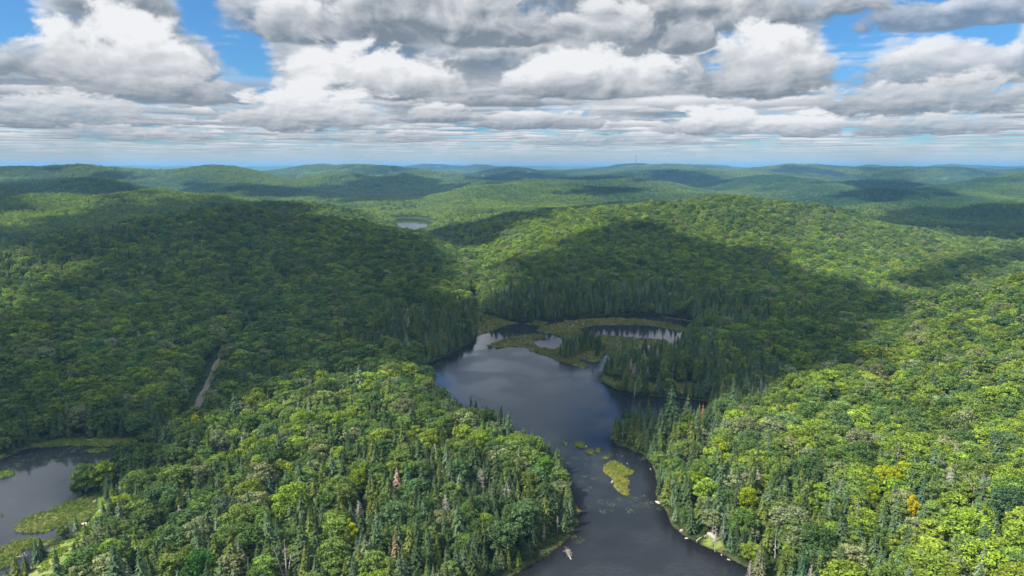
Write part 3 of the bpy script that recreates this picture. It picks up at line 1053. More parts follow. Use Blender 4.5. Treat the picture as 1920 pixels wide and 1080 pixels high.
def pine_tuft(seed, H=15.0):
    """tall pine with flat layered tufts high on a bare stem"""
    rg = np.random.default_rng(seed + 11)
    T = Tris()
    for (z, r, n) in ((0.99, 1.1, 2), (0.93, 2.6, 6), (0.86, 3.1, 7), (0.78, 2.4, 5), (0.68, 1.6, 3)):
        for i in range(n):
            a = rg.uniform(0, 6.28)
            c = np.array([math.cos(a) * r * 0.75, math.sin(a) * r * 0.75, H * z + rg.normal() * 0.12])
            m_ = 40
            N = unit(rg.normal(size=(m_, 3)) + [0, 0, 0.9])
            C = c + rg.normal(size=(m_, 3)) * [0.5, 0.5, 0.13] * 1.0
            leaf_quads(T, C, N, 0.42, rg, rg.uniform(0.8, 1.2, m_))
    return T


PROTO = bpy.data.collections.new("tree_shapes")          # never linked to the scene: only sources for the far woods


def proto(name, me):
    o = bpy.data.objects.new(name, me)
    PROTO.objects.link(o)
    return o


broad_H = [13.5, 12.5, 14.5, 11.5, 13.0, 12.0]
BROAD = [broad_crown(1, 13.5, 3.9, 40), broad_crown(2, 12.5, 3.5, 36), broad_crown(3, 14.5, 4.5, 50), broad_crown(4, 11.5, 3.1, 32, 60, 0.45),
         broad_crown(5, 13.0, 4.2, 46, 60, 0.5, 0.10), broad_crown(6, 12.0, 3.3, 30, 70, 0.5, -0.1, 0.18)]
BROAD_ME = [t.mesh("broad_crown_shape", [m_leaf]) for t in BROAD]
BROAD_TR = [broad_trunk(i, h).mesh("broad_trunk_shape", [m_bark]) for i, h in enumerate(broad_H)]
spruce_spec = [(13.0, 2.15, 21, .42, .04), (12.0, 1.95, 19, .5, .05), (14.5, 2.6, 23, .38, .04), (10.5, 2.1, 17, .36, .04), (12.0, 1.6, 20, .6, .12), (9.0, 1.9, 15, .34, .04)]
spruce_H = [s[0] for s in spruce_spec]
SPRUCE_ME = [spruce_crown(20 + i, s[0], s[1], s[2], 1, s[3], s[4]).mesh("spruce_crown_shape", [m_needle]) for i, s in enumerate(spruce_spec)]
SPRUCE_TR = [spruce_trunk(h).mesh("spruce_trunk_shape", [m_bark]) for h in spruce_H]


# clumps of many small far trees, each tree with its own shade of green
def clump(seed, size, spacing, quad, per, conf, ht=1.0):
    rg = np.random.default_rng(seed)
    T = Tris()
    n = int(size / spacing)
    for i in range(n):
        for j in range(n):
            x = (i + 0.5 + rg.uniform(-.45, .45)) * spacing - size / 2
            y = (j + 0.5 + rg.uniform(-.45, .45)) * spacing - size / 2
            if math.hypot(x, y) > size * 0.56:
                continue
            b = rg.choice([0.62, 0.8, 0.95, 1.05, 1.25, 1.45], p=[.13, .2, .25, .22, .14, .06])
            if rg.random() < conf:
                h = rg.uniform(8, 14) * ht
                for k in range(4):
                    z = h * (0.25 + 0.2 * k)
                    rr = 2.1 * (1 - k / 4.6)
                    m_ = max(3, per // 8)
                    for q in range(m_):
                        a = rg.uniform(0, 6.28)
                        T.add([(x + math.cos(a - .6) * rr, y + math.sin(a - .6) * rr, z - 0.8), (x + math.cos(a + .6) * rr, y + math.sin(a + .6) * rr, z - 0.8), (x, y, z + 0.30 * h)],
                              [(0, 1, 2)], b * 0.68 * rg.uniform(.85, 1.1))
            else:
                h = rg.uniform(9, 14) * ht
                rad = spacing * rg.uniform(0.46, 0.66)
                m_ = per
                N = unit(rg.normal(size=(m_, 3)) * [1, 1, .8] + [0, 0, 0.75])
                lump = 1 + 0.22 * np.sin(N[:, 0] * 5 + rg.uniform(0, 6)) * np.cos(N[:, 1] * 5 + rg.uniform(0, 6))
                C = N * lump[:, None] * [rad, rad, rad * 1.05] + [x, y, h - rad]
                leaf_quads(T, C, unit(N + rg.normal(size=(m_, 3)) * .3), quad, rg, b * rg.uniform(.85, 1.15, m_))
    return T


CL1 = [proto("wood_clump", clump(60 + i, 34, 5.6, 1.2, 40, c, 0.9).mesh("clump_shape", [m_leaf])) for i, c in enumerate((0.06, 0.12, 0.2, 0.75))]
CL2 = [proto("wood_patch", clump(80 + i, 84, 7.5, 2.8, 12, c, 0.9).mesh("patch_shape", [m_leaf])) for i, c in enumerate((0.05, 0.1, 0.2))]

# ---------------------------------------------------------------- where trees stand
B_PAL = [((0.092, 0.156, 0.036), 0.36, "mid-green"), ((0.128, 0.205, 0.028), 0.22, "yellow-green"), ((0.058, 0.112, 0.032), 0.22, "deep green"),
         ((0.125, 0.165, 0.078), 0.09, "grey-green"), ((0.062, 0.120, 0.048), 0.06, "bluish green"), ((0.145, 0.220, 0.026), 0.05, "bright lime-green")]
S_PAL = [((0.058, 0.102, 0.050), 0.36, "blue-green"), ((0.038, 0.068, 0.026), 0.30, "dark green"), ((0.076, 0.114, 0.028), 0.26, "olive-green"), ((0.095, 0.142, 0.082), 0.08, "silvery green")]

CONIF = [  # px, py, radius in metres, share of conifers
    (620, 900, 75, .55), (760, 960, 60, .70), (480, 960, 60, .48), (900, 1000, 45, .65), (560, 770, 45, .45), (720, 1010, 40, .72),
    (1260, 690, 75, .93), (1340, 700, 40, .75), (1190, 790, 38, .95), (1230, 810, 26, .9), (1290, 850, 34, .5), (1350, 960, 40, .7), (1480, 1040, 50, .6), (1620, 1060, 30, .5),
    (800, 600, 60, .8), (700, 630, 45, .6), (840, 640, 40, .95), (600, 600, 40, .3), (1000, 575, 60, .92), (1130, 570, 60, .92), (1260, 570, 60, .85), (1390, 590, 60, .6),
    (250, 410, 200, .8), (120, 420, 170, .75), (60, 480, 110, .55), (450, 700, 30, .5), (500, 690, 30, .5), (1400, 420, 30, .3), (1600, 400, 60, .5), (1700, 410, 120, .35),
    (1800, 420, 150, .35), (650, 370, 120, .3), (1000, 385, 120, .45), (870, 440, 100, .3), (230, 790, 22, .5), (150, 800, 30, .3), (1090, 660, 40, .98), (830, 380, 60, .5), (690, 400, 100, .4),
    (280, 480, 60, .25), (1500, 400, 40, .3), (1760, 880, 22, .25), (1840, 900, 18, .2),
]
_cf = [(at_ground(px, py, 6.0)[:2], r, w_) for px, py, r, w_ in CONIF]


def conifer_share(x, y, sdist):
    p = np.full(x.shape, 0.05) + 0.22 * np.clip(fbm(x, y, 140.0, 3, 11.0) * 2 - 0.25, 0, 1)
    for (c, r, w_) in _cf:
        d2 = ((x - c[0]) ** 2 + (y - c[1]) ** 2) / (r * r)
        f = np.exp(-d2 ** 2 * 0.7)
        p = p * (1 - f) + w_ * f
    sh_ = np.clip(1 - (sdist - 4) / 22, 0, 1)
    p = np.maximum(p, 0.72 * sh_)
    return np.clip(p, 0, 0.98)


def scatter(r0, r1, cell, half, seed):
    """jittered grid over the sector the camera looks into"""
    rg = np.random.default_rng(seed)
    X, Y = np.meshgrid(np.arange(-r1 * 0.82, r1 * 0.82, cell), np.arange(60, r1, cell))
    X = (X + (np.arange(X.shape[0])[:, None] % 2) * cell / 2).ravel() + rg.uniform(-.42, .42, X.size) * cell
    Y = Y.ravel() + rg.uniform(-.42, .42, X.size) * cell
    r = np.hypot(X, Y)
    k = (r > r0) & (r < r1) & (np.abs(X) < Y * half + 70)
    return X[k], Y[k], rg


def allowed(x, y, margin=1.0):
    h = height(x, y, lakes=False)
    h, sdist, marsh = apply_water(x, y, h)
    ok = (sdist > margin) & (marsh < 0.1) & (h > 0.22)
    isl = inside(x, y, ISLAND) & (h > 0.3)
    for i_, M in enumerate(MARSHES):
        a = np.array(M)
        k = (x > a[:, 0].min() - 3) & (x < a[:, 0].max() + 3) & (y > a[:, 1].min() - 3) & (y < a[:, 1].max() + 3)
        if k.any():
            kk = np.where(k)[0]
            ok[kk[inside(x[k], y[k], M)]] = False
    near = np.hypot(x, y) < 1000
    kk = np.where(near)[0]
    d = seg_dist(x[kk], y[kk], TRACK, False)[0]
    # the corridor opens towards the camera so the gravel shows between the crowns
    ok[kk[d < np.interp(y[kk], [300, 400, 520], [8.2, 7.6, 6.6])]] = False
    ok[kk[seg_dist(x[kk], y[kk], CUT, False)[0] < 5.0]] = False
    ok[kk[inside(x[kk], y[kk], OPENING)]] = False
    ok[kk[inside(x[kk], y[kk], LEDGE)]] = False
    return ok | isl, h, sdist, isl


def pick(pal, n, rg, bias=None):
    p = np.array([q[1] for q in pal])
    P = np.tile(p, (n, 1))
    if bias is not None:
        P = P * bias
    P = P / P.sum(1, keepdims=True)
    c = P.cumsum(1)
    return (rg.random((n, 1)) > c).sum(1).clip(0, len(pal) - 1)


NEAR_R = 1450.0
X, Y, rg = scatter(70, NEAR_R, 2.75, 1.0, 5)
ok, Hh, SD, ISL = allowed(X, Y)
X, Y, Hh, SD, ISL = X[ok], Y[ok], Hh[ok], SD[ok], ISL[ok]
pc = np.where(ISL, 0.98, conifer_share(X, Y, SD))
isc = rg.random(len(X)) < pc
keep = (rg.random(len(X)) < np.where(isc, 0.80, 0.45)) & (fbm(X, Y, 16.0, 2, 21.0) < 0.52)
X, Y, Hh, SD, isc = X[keep], Y[keep], Hh[keep], SD[keep], isc[keep]

# specials stand first: their neighbours are thinned out below
stand = fbm(X, Y, 90.0, 3, 2.2)
stand2 = fbm(X, Y, 300.0, 3, 6.2)
lime = np.clip(0.5 + stand * 0.9 + stand2 * 0.7, 0.05, 1.3)
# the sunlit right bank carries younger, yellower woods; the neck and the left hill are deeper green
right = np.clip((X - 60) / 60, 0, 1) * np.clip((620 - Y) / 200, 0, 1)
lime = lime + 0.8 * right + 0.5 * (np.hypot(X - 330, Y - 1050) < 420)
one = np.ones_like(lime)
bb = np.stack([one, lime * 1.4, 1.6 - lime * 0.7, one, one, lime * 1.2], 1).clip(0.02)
pb = pick(B_PAL, len(X), rg, bb)
ps = pick(S_PAL, len(X), rg)
pal_i = np.where(isc, ps, pb)
bt = np.array([q[0] for q in B_PAL])
stt = np.array([q[0] for q in S_PAL])
TINT = np.where(isc[:, None], stt[ps], bt[pb]) * rg.uniform(0.82, 1.18, (len(X), 1)) * (1 + rg.normal(size=(len(X), 3)) * [0.04, 0.03, 0.06]) * [1.23, 1.07, 1.0] * (1 + 0.28 * fbm(X, Y, 45.0, 3, 7.7))[:, None] * (1 + 0.3 * fbm(X, Y, 260.0, 2, 3.7))[:, None]
VAR = np.where(isc, rg.choice(6, len(X), p=[.22, .2, .16, .14, .14, .14]), rg.choice(6, len(X), p=[.2, .18, .16, .16, .16, .14]))
SCL = (0.55 + 0.62 * rg.beta(1.5, 2.0, len(X))) * np.where(isc, 1.06, 1.0) * np.interp(SD, [0, 6, 25], [0.72, 0.92, 1.0])
for _px, _py, _r, _f in ((1230, 700, 62, 1.22), (1190, 815, 34, 1.42), (1090, 660, 30, 1.25), (850, 640, 50, 1.15), (1320, 720, 40, 1.15), (1010, 585, 45, 1.25), (1120, 580, 55, 1.28), (1240, 582, 55, 1.28), (1330, 596, 45, 1.2), (900, 600, 40, 1.1)):
    _c = P0(_px, _py, 2.0)
    SCL = SCL * np.where(isc, 1 + (_f - 1) * np.exp(-(((X - _c[0]) ** 2 + (Y - _c[1]) ** 2) / _r ** 2) ** 2), 1)
SCL = SCL * np.where(isc & (rg.random(len(X)) < 0.12), 1.22, 1.0)
WID = np.where(isc, rg.uniform(1.20, 1.60, len(X)), rg.uniform(1.10, 1.45, len(X)))      # spread relative to height
FLAT = np.where(isc, np.interp(np.hypot(X, Y), [300, 500], [1.04, 1.0]), 0.92)
SCV = np.stack([SCL * WID, SCL * WID * rg.uniform(0.9, 1.1, len(X)), SCL * FLAT], 1)
ROT = rg.uniform(0, 6.283, len(X))


def project(x, y, z):
    yy = y * math.cos(PITCH) - (z - CAM_H) * math.sin(PITCH)
    zz = y * math.sin(PITCH) + (z - CAM_H) * math.cos(PITCH)
    return 960 + FPX * x / yy, 540 - FPX * zz / yy, yy

# ================================================================ NOTABLE TREES, ROCKS, LOGS
LANDMARKS = []          # (short name used in labels, x, y)
removed = np.zeros(len(X), bool)


def empty(name, loc, rz=0.0, **props):
    o = bpy.data.objects.new(name, None)
    o.empty_display_size = 1.0
    COL.objects.link(o)
    o.location = loc
    o.rotation_euler = (0, 0, rz)
    for k_, v_ in props.items():
        o[k_] = v_
    return o


def child(name, me, parent, tint=None):
    o = bpy.data.objects.new(name, me)
    COL.objects.link(o)
    o.parent = parent
    if tint is not None:
        o["tint"] = [float(c) for c in tint]
    return o


def clear_round(x, y, r):
    removed[np.hypot(X - x, Y - y) < r] = True


def special(name, cat, label, px, py, h_mid, crown, trunk, tint, scale=1.0, rz=0.0, clear=2.6, group=None, land=None, sz=None, small=False):
    """a tree whose middle shows at the pixel"""
    Hc = max(v.co.z for v in crown.vertices)
    scale *= 0.88
    needle = crown in SPRUCE_ME
    top = Hc * scale * 0.92
    if not small:
        top = max(top, 14.0 if needle else 12.2)       # grown clear of the canopy round it
    x, y, z = at_ground(px, py, top - (4.0 if needle else 2.4) if not small else h_mid)
    clear *= 1.3
    clear_round(x, y, clear)
    # open the view towards the camera a little
    r = math.hypot(x, y)
    for s in (2.8, 5.4, 8.2, 10.5):
        clear_round(x - x / r * s, y - y / r * s, clear * 0.85)
    t = empty(name, (x, y, z - 0.1), rz, label=label, category=cat)
    t.scale = (scale * 1.22, scale * 1.22, top / Hc)
    if group:
        t["group"] = group
    if trunk is not None:
        child("trunk", trunk, t)
    if crown is not None:
        child("crown", crown, t, tint)
    if land:
        LANDMARKS.append((land, x, y))
    return t


GOLD = (0.265, 0.295, 0.010)
# snags
SN = {k_: snag(*a).mesh("snag_shape", [m_dead]) for k_, a in {
    'one': (1, 12.0, 1, 30, 0.03, 1.7, 0.17), 'three': (2, 11.5, 4, 10, 0.06, 1.6, 0.17), 'thin': (3, 9.0, 1, 16, 0.02, 0.9, 0.13),
    'tall': (4, 14.0, 1, 34, 0.03, 1.9, 0.2), 'stub': (5, 6.0, 1, 7, 0.05, 0.8, 0.14)}.items()}
SN['silver'] = snag(8, 12.5, 1, 95, 0.02, 1.9, 0.13).mesh("silver_spruce_shape", [m_dead])
BARE = [bare_crown(i).mesh("bare_tree_shape", [m_dead]) for i in range(3)]


def golden(px, py, h_mid, var, sc_, label, land, tint=GOLD, sz=None):
    special("maple_tree", "maple", label, px, py, h_mid * sc_, BROAD_ME[var], BROAD_TR[var], tint, sc_, px * 0.37, 2.6 * sc_, None, land, sz, sc_ < 0.65 or py < 720)


golden(655, 986, 9.5, 3, 0.78, "small golden-yellow maple standing alone among green trees on the wooded peninsula", "the lone golden maple on the peninsula")
golden(1662, 884, 9.5, 2, 0.98, "large golden-yellow maple, widest yellow crown on the sunny right bank", "the widest golden maple")
golden(1694, 876, 9.5, 0, 0.78, "golden maple touching the right side of the widest yellow crown", None, (0.23, 0.27, 0.012))
golden(1640, 921, 9.0, 1, 0.75, "yellowing maple just in front of the widest golden crown", "the yellowing maple below the gold", (0.165, 0.21, 0.014))
golden(1714, 938, 9.0, 3, 0.66, "small golden maple sprig right of the dark spruce pair on the right bank", None, (0.34, 0.29, 0.012))
golden(1626, 661, 9.5, 0, 1.0, "yellow maple alone in the shaded woods of the right-hand valley side", None, (0.22, 0.215, 0.012))
golden(1672, 706, 9.0, 3, 0.8, "dull yellow maple at the edge of the cloud shade", None, (0.20, 0.185, 0.012))
golden(366, 783, 8.0, 3, 0.7, "golden-yellow bushy maple where the gravel track leaves the woods", "the yellow maple by the track", (0.30, 0.31, 0.01))
golden(1352, 830, 9.5, 2, 0.95, "brightest lime-yellow broad maple near the lake on the right bank", "the lime-yellow maple", (0.19, 0.235, 0.012))
golden(1400, 925, 9.5, 4, 0.9, "lime-yellow maple low on the right bank above the shore spruces", "the low lime maple", (0.18, 0.225, 0.010))
golden(1310, 893, 9.0, 3, 0.8, "narrow lime-green maple squeezed between the shore spruces of the right bank", None, (0.15, 0.215, 0.010))
golden(672, 888, 9.5, 4, 0.9, "bright lime maple left of the rusty dead spruce on the peninsula", "the lime maple on the peninsula", (0.135, 0.185, 0.012))
golden(900, 822, 9.5, 0, 1.0, "bright lime maple at the top of the peninsula near the lake narrows", "the lime maple near the narrows", (0.125, 0.185, 0.014))
golden(418, 941, 9.5, 2, 1.05, "broad grey-green maple crown, greyest on the left part of the peninsula", "the greyest maple on the peninsula", (0.070, 0.098, 0.056))
golden(375, 885, 9.5, 0, 1.0, "pale olive-grey maple with thin foliage above the greyest crown", "the thin olive-grey maple", (0.105, 0.125, 0.052))
golden(372, 1045, 9.5, 2, 1.0, "deep green round maple at the lower edge, left of the bleached triple snag", "the round green maple at the bottom", (0.040, 0.098, 0.020))
golden(1020, 868, 9.5, 0, 1.0, "round bright green maple on the bank of the narrows", "the round maple on the narrows", (0.075, 0.148, 0.020))
golden(145, 918, 5.0, 4, 0.62, "dark green bushy maple standing apart on the marshy bank of the pond", "the bush on the pond bank", (0.045, 0.090, 0.022))
special("pine_tree", "pine", "big round blue-green pine with a shaded gap below it at the right edge", 1890, 925, 10, BROAD_ME[2], BROAD_TR[2], (0.062, 0.112, 0.048), 1.08, 1.0, 4.5,
        None, "the big blue-green pine")
PT = pine_tuft(1).mesh("pine_tuft_shape", [m_needle])
PTT = spruce_trunk(15.0).mesh("pine_trunk_shape", [m_bark])
special("pine_tree", "pine", "tall pine with flat dark tufts on a bare stem over the cove", 1219, 772, 13.5, PT, PTT, (0.045, 0.070, 0.034), 1.0, 0.4, 2.5, None, "the tufted pine")
special("pine_tree", "pine", "broad dark pine, tallest tree of the shaded point", 1178, 775, 9.0, BROAD_ME[5], SPRUCE_TR[0], (0.030, 0.066, 0.034), 1.0, 0.4, 2.5, None, "the broad pine on the point", 1.15)


def conif(px, py, h_mid, var, sc_, tint, label, land, cat="spruce", name="spruce_tree"):
    return special(name, cat, label, px, py, h_mid * sc_, SPRUCE_ME[var], SPRUCE_TR[var], tint, sc_, px * 0.7, 1.8, None, land, None, sc_ < 0.95 and py < 800 or py < 620)


RUST = (0.26, 0.135, 0.085)
conif(744, 893, 8, 2, 1.0, (0.33, 0.215, 0.165), "rusty pink dead spruce still holding its needles on the wooded peninsula", "the rusty dead spruce")
conif(741, 1012, 8, 0, 1.05, (0.155, 0.120, 0.065), "dying olive-brown spruce below the rusty dead one", "the olive-brown spruce")
conif(1318, 770, 7, 5, 1.2, RUST, "rust-red dead spruce at the head of the right bank", "the rust-red spruce")
conif(357, 772, 5, 5, 0.85, (0.30, 0.10, 0.03), "small orange-red dead spruce at the foot of the gravel track", None)
conif(1866, 742, 8, 2, 1.0, (0.028, 0.055, 0.028), "single dark spruce high on the bright right bank", "the dark spruce high on the bank")
conif(1678, 921, 8, 0, 0.95, (0.050, 0.092, 0.060), "slim blue-grey spruce left of the pair in front of the golden crowns", None)
conif(1733, 905, 8, 1, 1.0, (0.045, 0.090, 0.055), "blue-green spruce right of the golden crowns, left one of two", None)
conif(1748, 912, 8, 3, 1.0, (0.045, 0.088, 0.050), "blue-green spruce right of the golden crowns, right one of two", None)
conif(1640, 765, 7, 5, 1.1, (0.030, 0.062, 0.030), "short dark spruce alone amid lime trees of the upper bank", None)
conif(1505, 1055, 8, 2, 1.0, (0.045, 0.085, 0.045), "tall blue-green spruce at the lower edge of the right bank", "the tall spruce at the bottom edge")
conif(1340, 880, 8, 2, 1.15, (0.034, 0.062, 0.022), "tallest dark olive spruce of the right shore", "the tallest shore spruce")
conif(1425, 1040, 8, 2, 1.05, (0.110, 0.115, 0.060), "ragged grey-olive spruce thick with lichen on the lower right shore", None)
conif(505, 900, 8, 2, 1.1, (0.038, 0.075, 0.040), "tall dark blue-green spruce in the middle of the peninsula", "the tall spruce amid the peninsula")
conif(940, 772, 9, 0, 1.1, (0.030, 0.055, 0.026), "taller spruce standing clear against the lake at the back of the peninsula", None)
conif(883, 752, 9, 1, 1.05, (0.050, 0.082, 0.050), "grey-green spruce poking above the peninsula's rim against the lake", None)
conif(996, 590, 7, 3, 1.1, (0.030, 0.060, 0.030), "broad spruce on the back shore of the marsh", None)
conif(902, 596, 4, 5, 0.8, (0.028, 0.058, 0.026), "small solitary spruce on the green flat behind the lake", None)


def dead(px, py, h_mid, key, sc_, label, land=None, group=None, rz=0.0, name="dead_tree"):
    sc_ *= 1.15
    x, y, z = at_ground(px, py, h_mid * sc_)
    clear_round(x, y, 2.6)
    r = math.hypot(x, y)
    for s in (2.6, 5.0, 7.4):
        clear_round(x - x / r * s, y - y / r * s, 2.5)
    me = SN[key] if isinstance(key, str) else BARE[key]
    o = link(name, me, label=label, category="dead tree")
    o.location = (x, y, z - 0.1)
    o.scale = (sc_, sc_, sc_)
    o.rotation_euler = (0, 0, rz or px * 0.7)
    if group:
        o["group"] = group
    if land:
        LANDMARKS.append((land, x, y))


dead(534, 1040, 8, 'three', 1.1, "bleached snag of several leaning stems, largest dead tree on the peninsula", "the bleached snag")
dead(234, 1028, 8, 'one', 1.05, "tall grey snag with bare boughs on the left slope of the peninsula", "the grey snag on the left slope")
dead(519, 776, 8, 'silver', 0.9, "silvery dead spruce with all its twigs near the track", "the silvery dead spruce")
dead(1343, 992, 8, 'one', 0.95, "white bare snag on the right bank above the rock ledge", "the white snag above the ledge")
dead(1457, 990, 8, 'thin', 1.2, "thin white snag right of the ledge snag among the shore spruces", "the thin white snag")
dead(1339, 958, 9, 'thin', 1.0, "short white dead top rising from the spruces of the right shore", None)
dead(1406, 905, 10, 'thin', 1.0, "white broken top showing above the low lime maple", None)
dead(1833, 690, 9, 0, 0.8, "pale leafless tree high on the bright right bank", "the pale leafless tree")
dead(1829, 905, 8, 1, 1.1, "grey-pink leafless tree right of the blue-green spruce pair", "the leafless tree by the spruces")
dead(1786, 920, 7, 2, 0.9, "small grey leafless tree beside a larger leafless one", None)
dead(1315, 445, 9, 0, 1.1, "pale leafless tree on the sunny hilltop, leftmost of the bright pair", None)
dead(1364, 450, 9, 1, 1.1, "pale leafless tree on the sunny hilltop, right of the bright pair", None)
dead(1200, 428, 9, 2, 1.0, "pale leafless tree on the left shoulder of the sunny hill", None)
dead(1260, 438, 9, 0, 0.9, "small pale leafless tree between the shoulder and the bright pair", None)
dead(1424, 482, 9, 1, 1.0, "pale leafless tree where cloud shade meets the sunny hillside", None)
dead(1704, 480, 9, 2, 1.1, "grey leafless tree on the right end of the sunny hill", None)
dead(1582, 595, 9, 0, 1.3, "mauve-grey leafless tree in the shaded valley side", None)
dead(1222, 515, 9, 0, 1.1, "grey leafless tree in the shade under the sunny hill", None)
dead(1275, 510, 9, 2, 1.0, "second grey leafless tree in the shade under the sunny hill, further right", None)
dead(208, 640, 9, 0, 1.3, "grey leafless tree with a wide crown on the shaded left hillside", None)
dead(163, 640, 9, 1, 1.1, "grey leafless tree left of the wide-crowned one on the shaded hill", None)
dead(285, 632, 9, 2, 1.2, "grey leafless tree right of the wide-crowned one, nearer the track", None)
dead(601, 480, 9, 0, 1.1, "mauve leafless tree high on the right flank of the left hill", None)
dead(636, 552, 9, 1, 1.1, "mauve leafless tree midway down the right flank of the left hill", None)
dead(315, 505, 9, 2, 1.0, "grey leafless tree near the crest on the left hill", None)
dead(270, 478, 9, 1, 0.9, "small grey leafless tree just below the skyline of the left hill", None)
dead(1243, 790, 7, 'tall', 0.95, "pale standing snag behind the spruces of the point", "the snag on the point")
dead(1168, 800, 6, 'thin', 1.0, "thin upright snag in front of the broad pine on the point", None)
dead(1405, 1070, 6, 'silver', 0.7, "lichen-grey dead spruce at the lower right water's edge", None)
dead(1520, 1078, 7, 'silver', 0.9, "pale dead spruce cut by the lower edge of the picture", None)
dead(1020, 995, 6, 'silver', 0.6, "pale ragged dead spruce on the left shore of the narrows", "the ragged spruce on the shore")
dead(1046, 985, 5, 'one', 0.6, "white dead spruce leaning over the left shore of the narrows", None)
dead(960, 985, 6, 'stub', 1.0, "short white stub among spruces near the left shore", None)
for (px, py) in ((1215, 690), (1262, 685), (1285, 690), (1190, 720)):
    dead(px, py, 9, 'silver' if px % 2 else 'tall', 0.85, "grey dead spruce trunk among the dark spruces of the shaded point", None, "dead spruces on the shaded point")


def stick(px, py, h, label, group=None):
    x, y = P0(px, py, 0.2)
    o = link("dead_tree", SN['thin'], label=label, category="dead tree")
    o.location = (x, y, -0.2)
    s = h / 9.0
    o.scale = (s * 1.1, s * 1.1, s)
    o.rotation_euler = (0, 0, px)
    if group:
        o["group"] = group


stick(1153, 872, 4.0, "thin dead stem standing at the back of the largest islet")
stick(1083, 955, 3.6, "pale dead stem on the small islet by the left shore")
stick(1052, 668, 3.0, "short dead stem at the edge of the tree island in the marsh")
for px, py in ((1062, 602), (1080, 601), (1120, 597), (1147, 600), (1166, 598), (1190, 597), (1205, 596), (1212, 598), (1222, 599), (1233, 600), (1245, 603), (1258, 605), (1270, 608),
               (1000, 640), (975, 634), (1040, 632), (1180, 604), (1136, 603)):
    stick(px, py, 2.6 + (px % 5) * 0.4, "short bleached stem standing in the marsh behind the lake", "bleached stems standing in the marsh")


# boulders ------------------------------------------------------------------
m_rock, g = mat("granite")
pos = g.n('ShaderNodeTexCoord').outputs['Object']
rn = g.noise(pos, 2.2, 6, 0.65).outputs[0]
rn2 = g.noise(pos, 12.0, 3, 0.6).outputs[0]
rc = g.mix(g.rng(rn, 0.35, 0.65), (0.18, 0.155, 0.135), (0.38, 0.34, 0.31))
rc = g.mix(g.m('MULTIPLY', g.rng(rn2, 0.55, 0.7), 0.5), rc, (0.14, 0.12, 0.10))
finish(g, pbsdf(g, rc, 0.9, 0.2))


def rock_mesh(seed):
    bm = bmesh.new()
    bmesh.ops.create_icosphere(bm, subdivisions=3, radius=1.0)
    rg_ = random.Random(seed)
    dirs = [(Vector((rg_.gauss(0, 1), rg_.gauss(0, 1), rg_.gauss(0, 1))).normalized(), rg_.uniform(0.55, 0.9)) for _ in range(9)]
    for v in bm.verts:
        for d, k_ in dirs:                     # planes that chop the ball into facets
            q = v.co.dot(d)
            if q > k_:
                v.co -= d * (q - k_) * 0.92
        v.co *= 1 + 0.05 * math.sin(v.co.x * 9 + seed) * math.cos(v.co.y * 8)
    me = bpy.data.meshes.new("boulder_shape")
    bm.to_mesh(me)
    bm.free()
    me.materials.append(m_rock)
    return me


ROCKS = [rock_mesh(i) for i in range(4)]


def boulder(px, py, w_, label, group=None, z=0.0, d=None, h=None):
    x, y = P0(px, py, 0.1)
    gz = max(ground_z(x, y), -0.3)
    o = link("boulder", ROCKS[px % 4], label=label, category="rock")
    hh_ = h or w_ * 0.3
    o.location = (x, y, gz + hh_ * 0.25 + z)
    o.scale = (w_ / 2, (d or w_ * 0.55) / 2, hh_)
    o.rotation_euler = (0.05, 0.08, px * 0.31)
    if group:
        o["group"] = group


boulder(1234, 942, 3.0, "long pale flat boulder at the water's edge, largest on the right shore", d=1.4, h=0.55)
boulder(1245, 949, 1.1, "small pale rock just right of the largest shore boulder")
boulder(1220, 879, 1.4, "round tan boulder below the trees where the shore turns")
boulder(1217, 862, 1.1, "small whitish rock under the bushes above the round tan boulder")
boulder(1164, 829, 1.3, "small pale rock at the tip of the shaded point")
boulder(1148, 904, 2.2, "pale pinkish boulder lying on the largest islet", z=0.35)
boulder(1353, 1040, 1.3, "white rock at the water's edge below the ledge")
boulder(1366, 1049, 1.5, "white rock further down the shore than the one below the ledge")
boulder(1287, 1009, 1.6, "reddish-brown boulder in the shallows of the right shore")
boulder(1278, 998, 2.0, "dark boulder under overhanging branches on the right shore", h=0.8)
boulder(1335, 1013, 4.0, "sloping pale rock ledge beside the fallen logs", d=2.6, h=0.9, z=0.2)
boulder(927, 1075, 1.8, "grey boulder under the spruces at the lower left shore of the narrows")
boulder(1072, 1000, 1.2, "small dark boulder at the corner of the left shore")
boulder(1099, 836, 2.2, "low grey rock between the two dark islets in the narrows", d=1.0, h=0.35)
boulder(162, 982, 4.2, "large pale rock slab in the bright clearing above the pond", d=2.0, h=0.5)
boulder(178, 942, 2.4, "pale rock outcrop at the upper end of the bright clearing", d=1.4, h=0.4)
boulder(58, 1070, 2.2, "pale rock at the lower end of the bright clearing", h=0.4)
for px, py, w_ in ((1156, 852, .5), (1167, 855, .6), (1176, 869, .7), (1061, 875, .5), (1208, 929, .5), (1061, 915, .4), (1066, 918, .5)):
    boulder(px, py, w_, "tiny rock breaking the water in the narrows", "tiny rocks in the narrows", z=0.25, h=w_ * 0.5)

# logs ----------------------------------------------------------------------


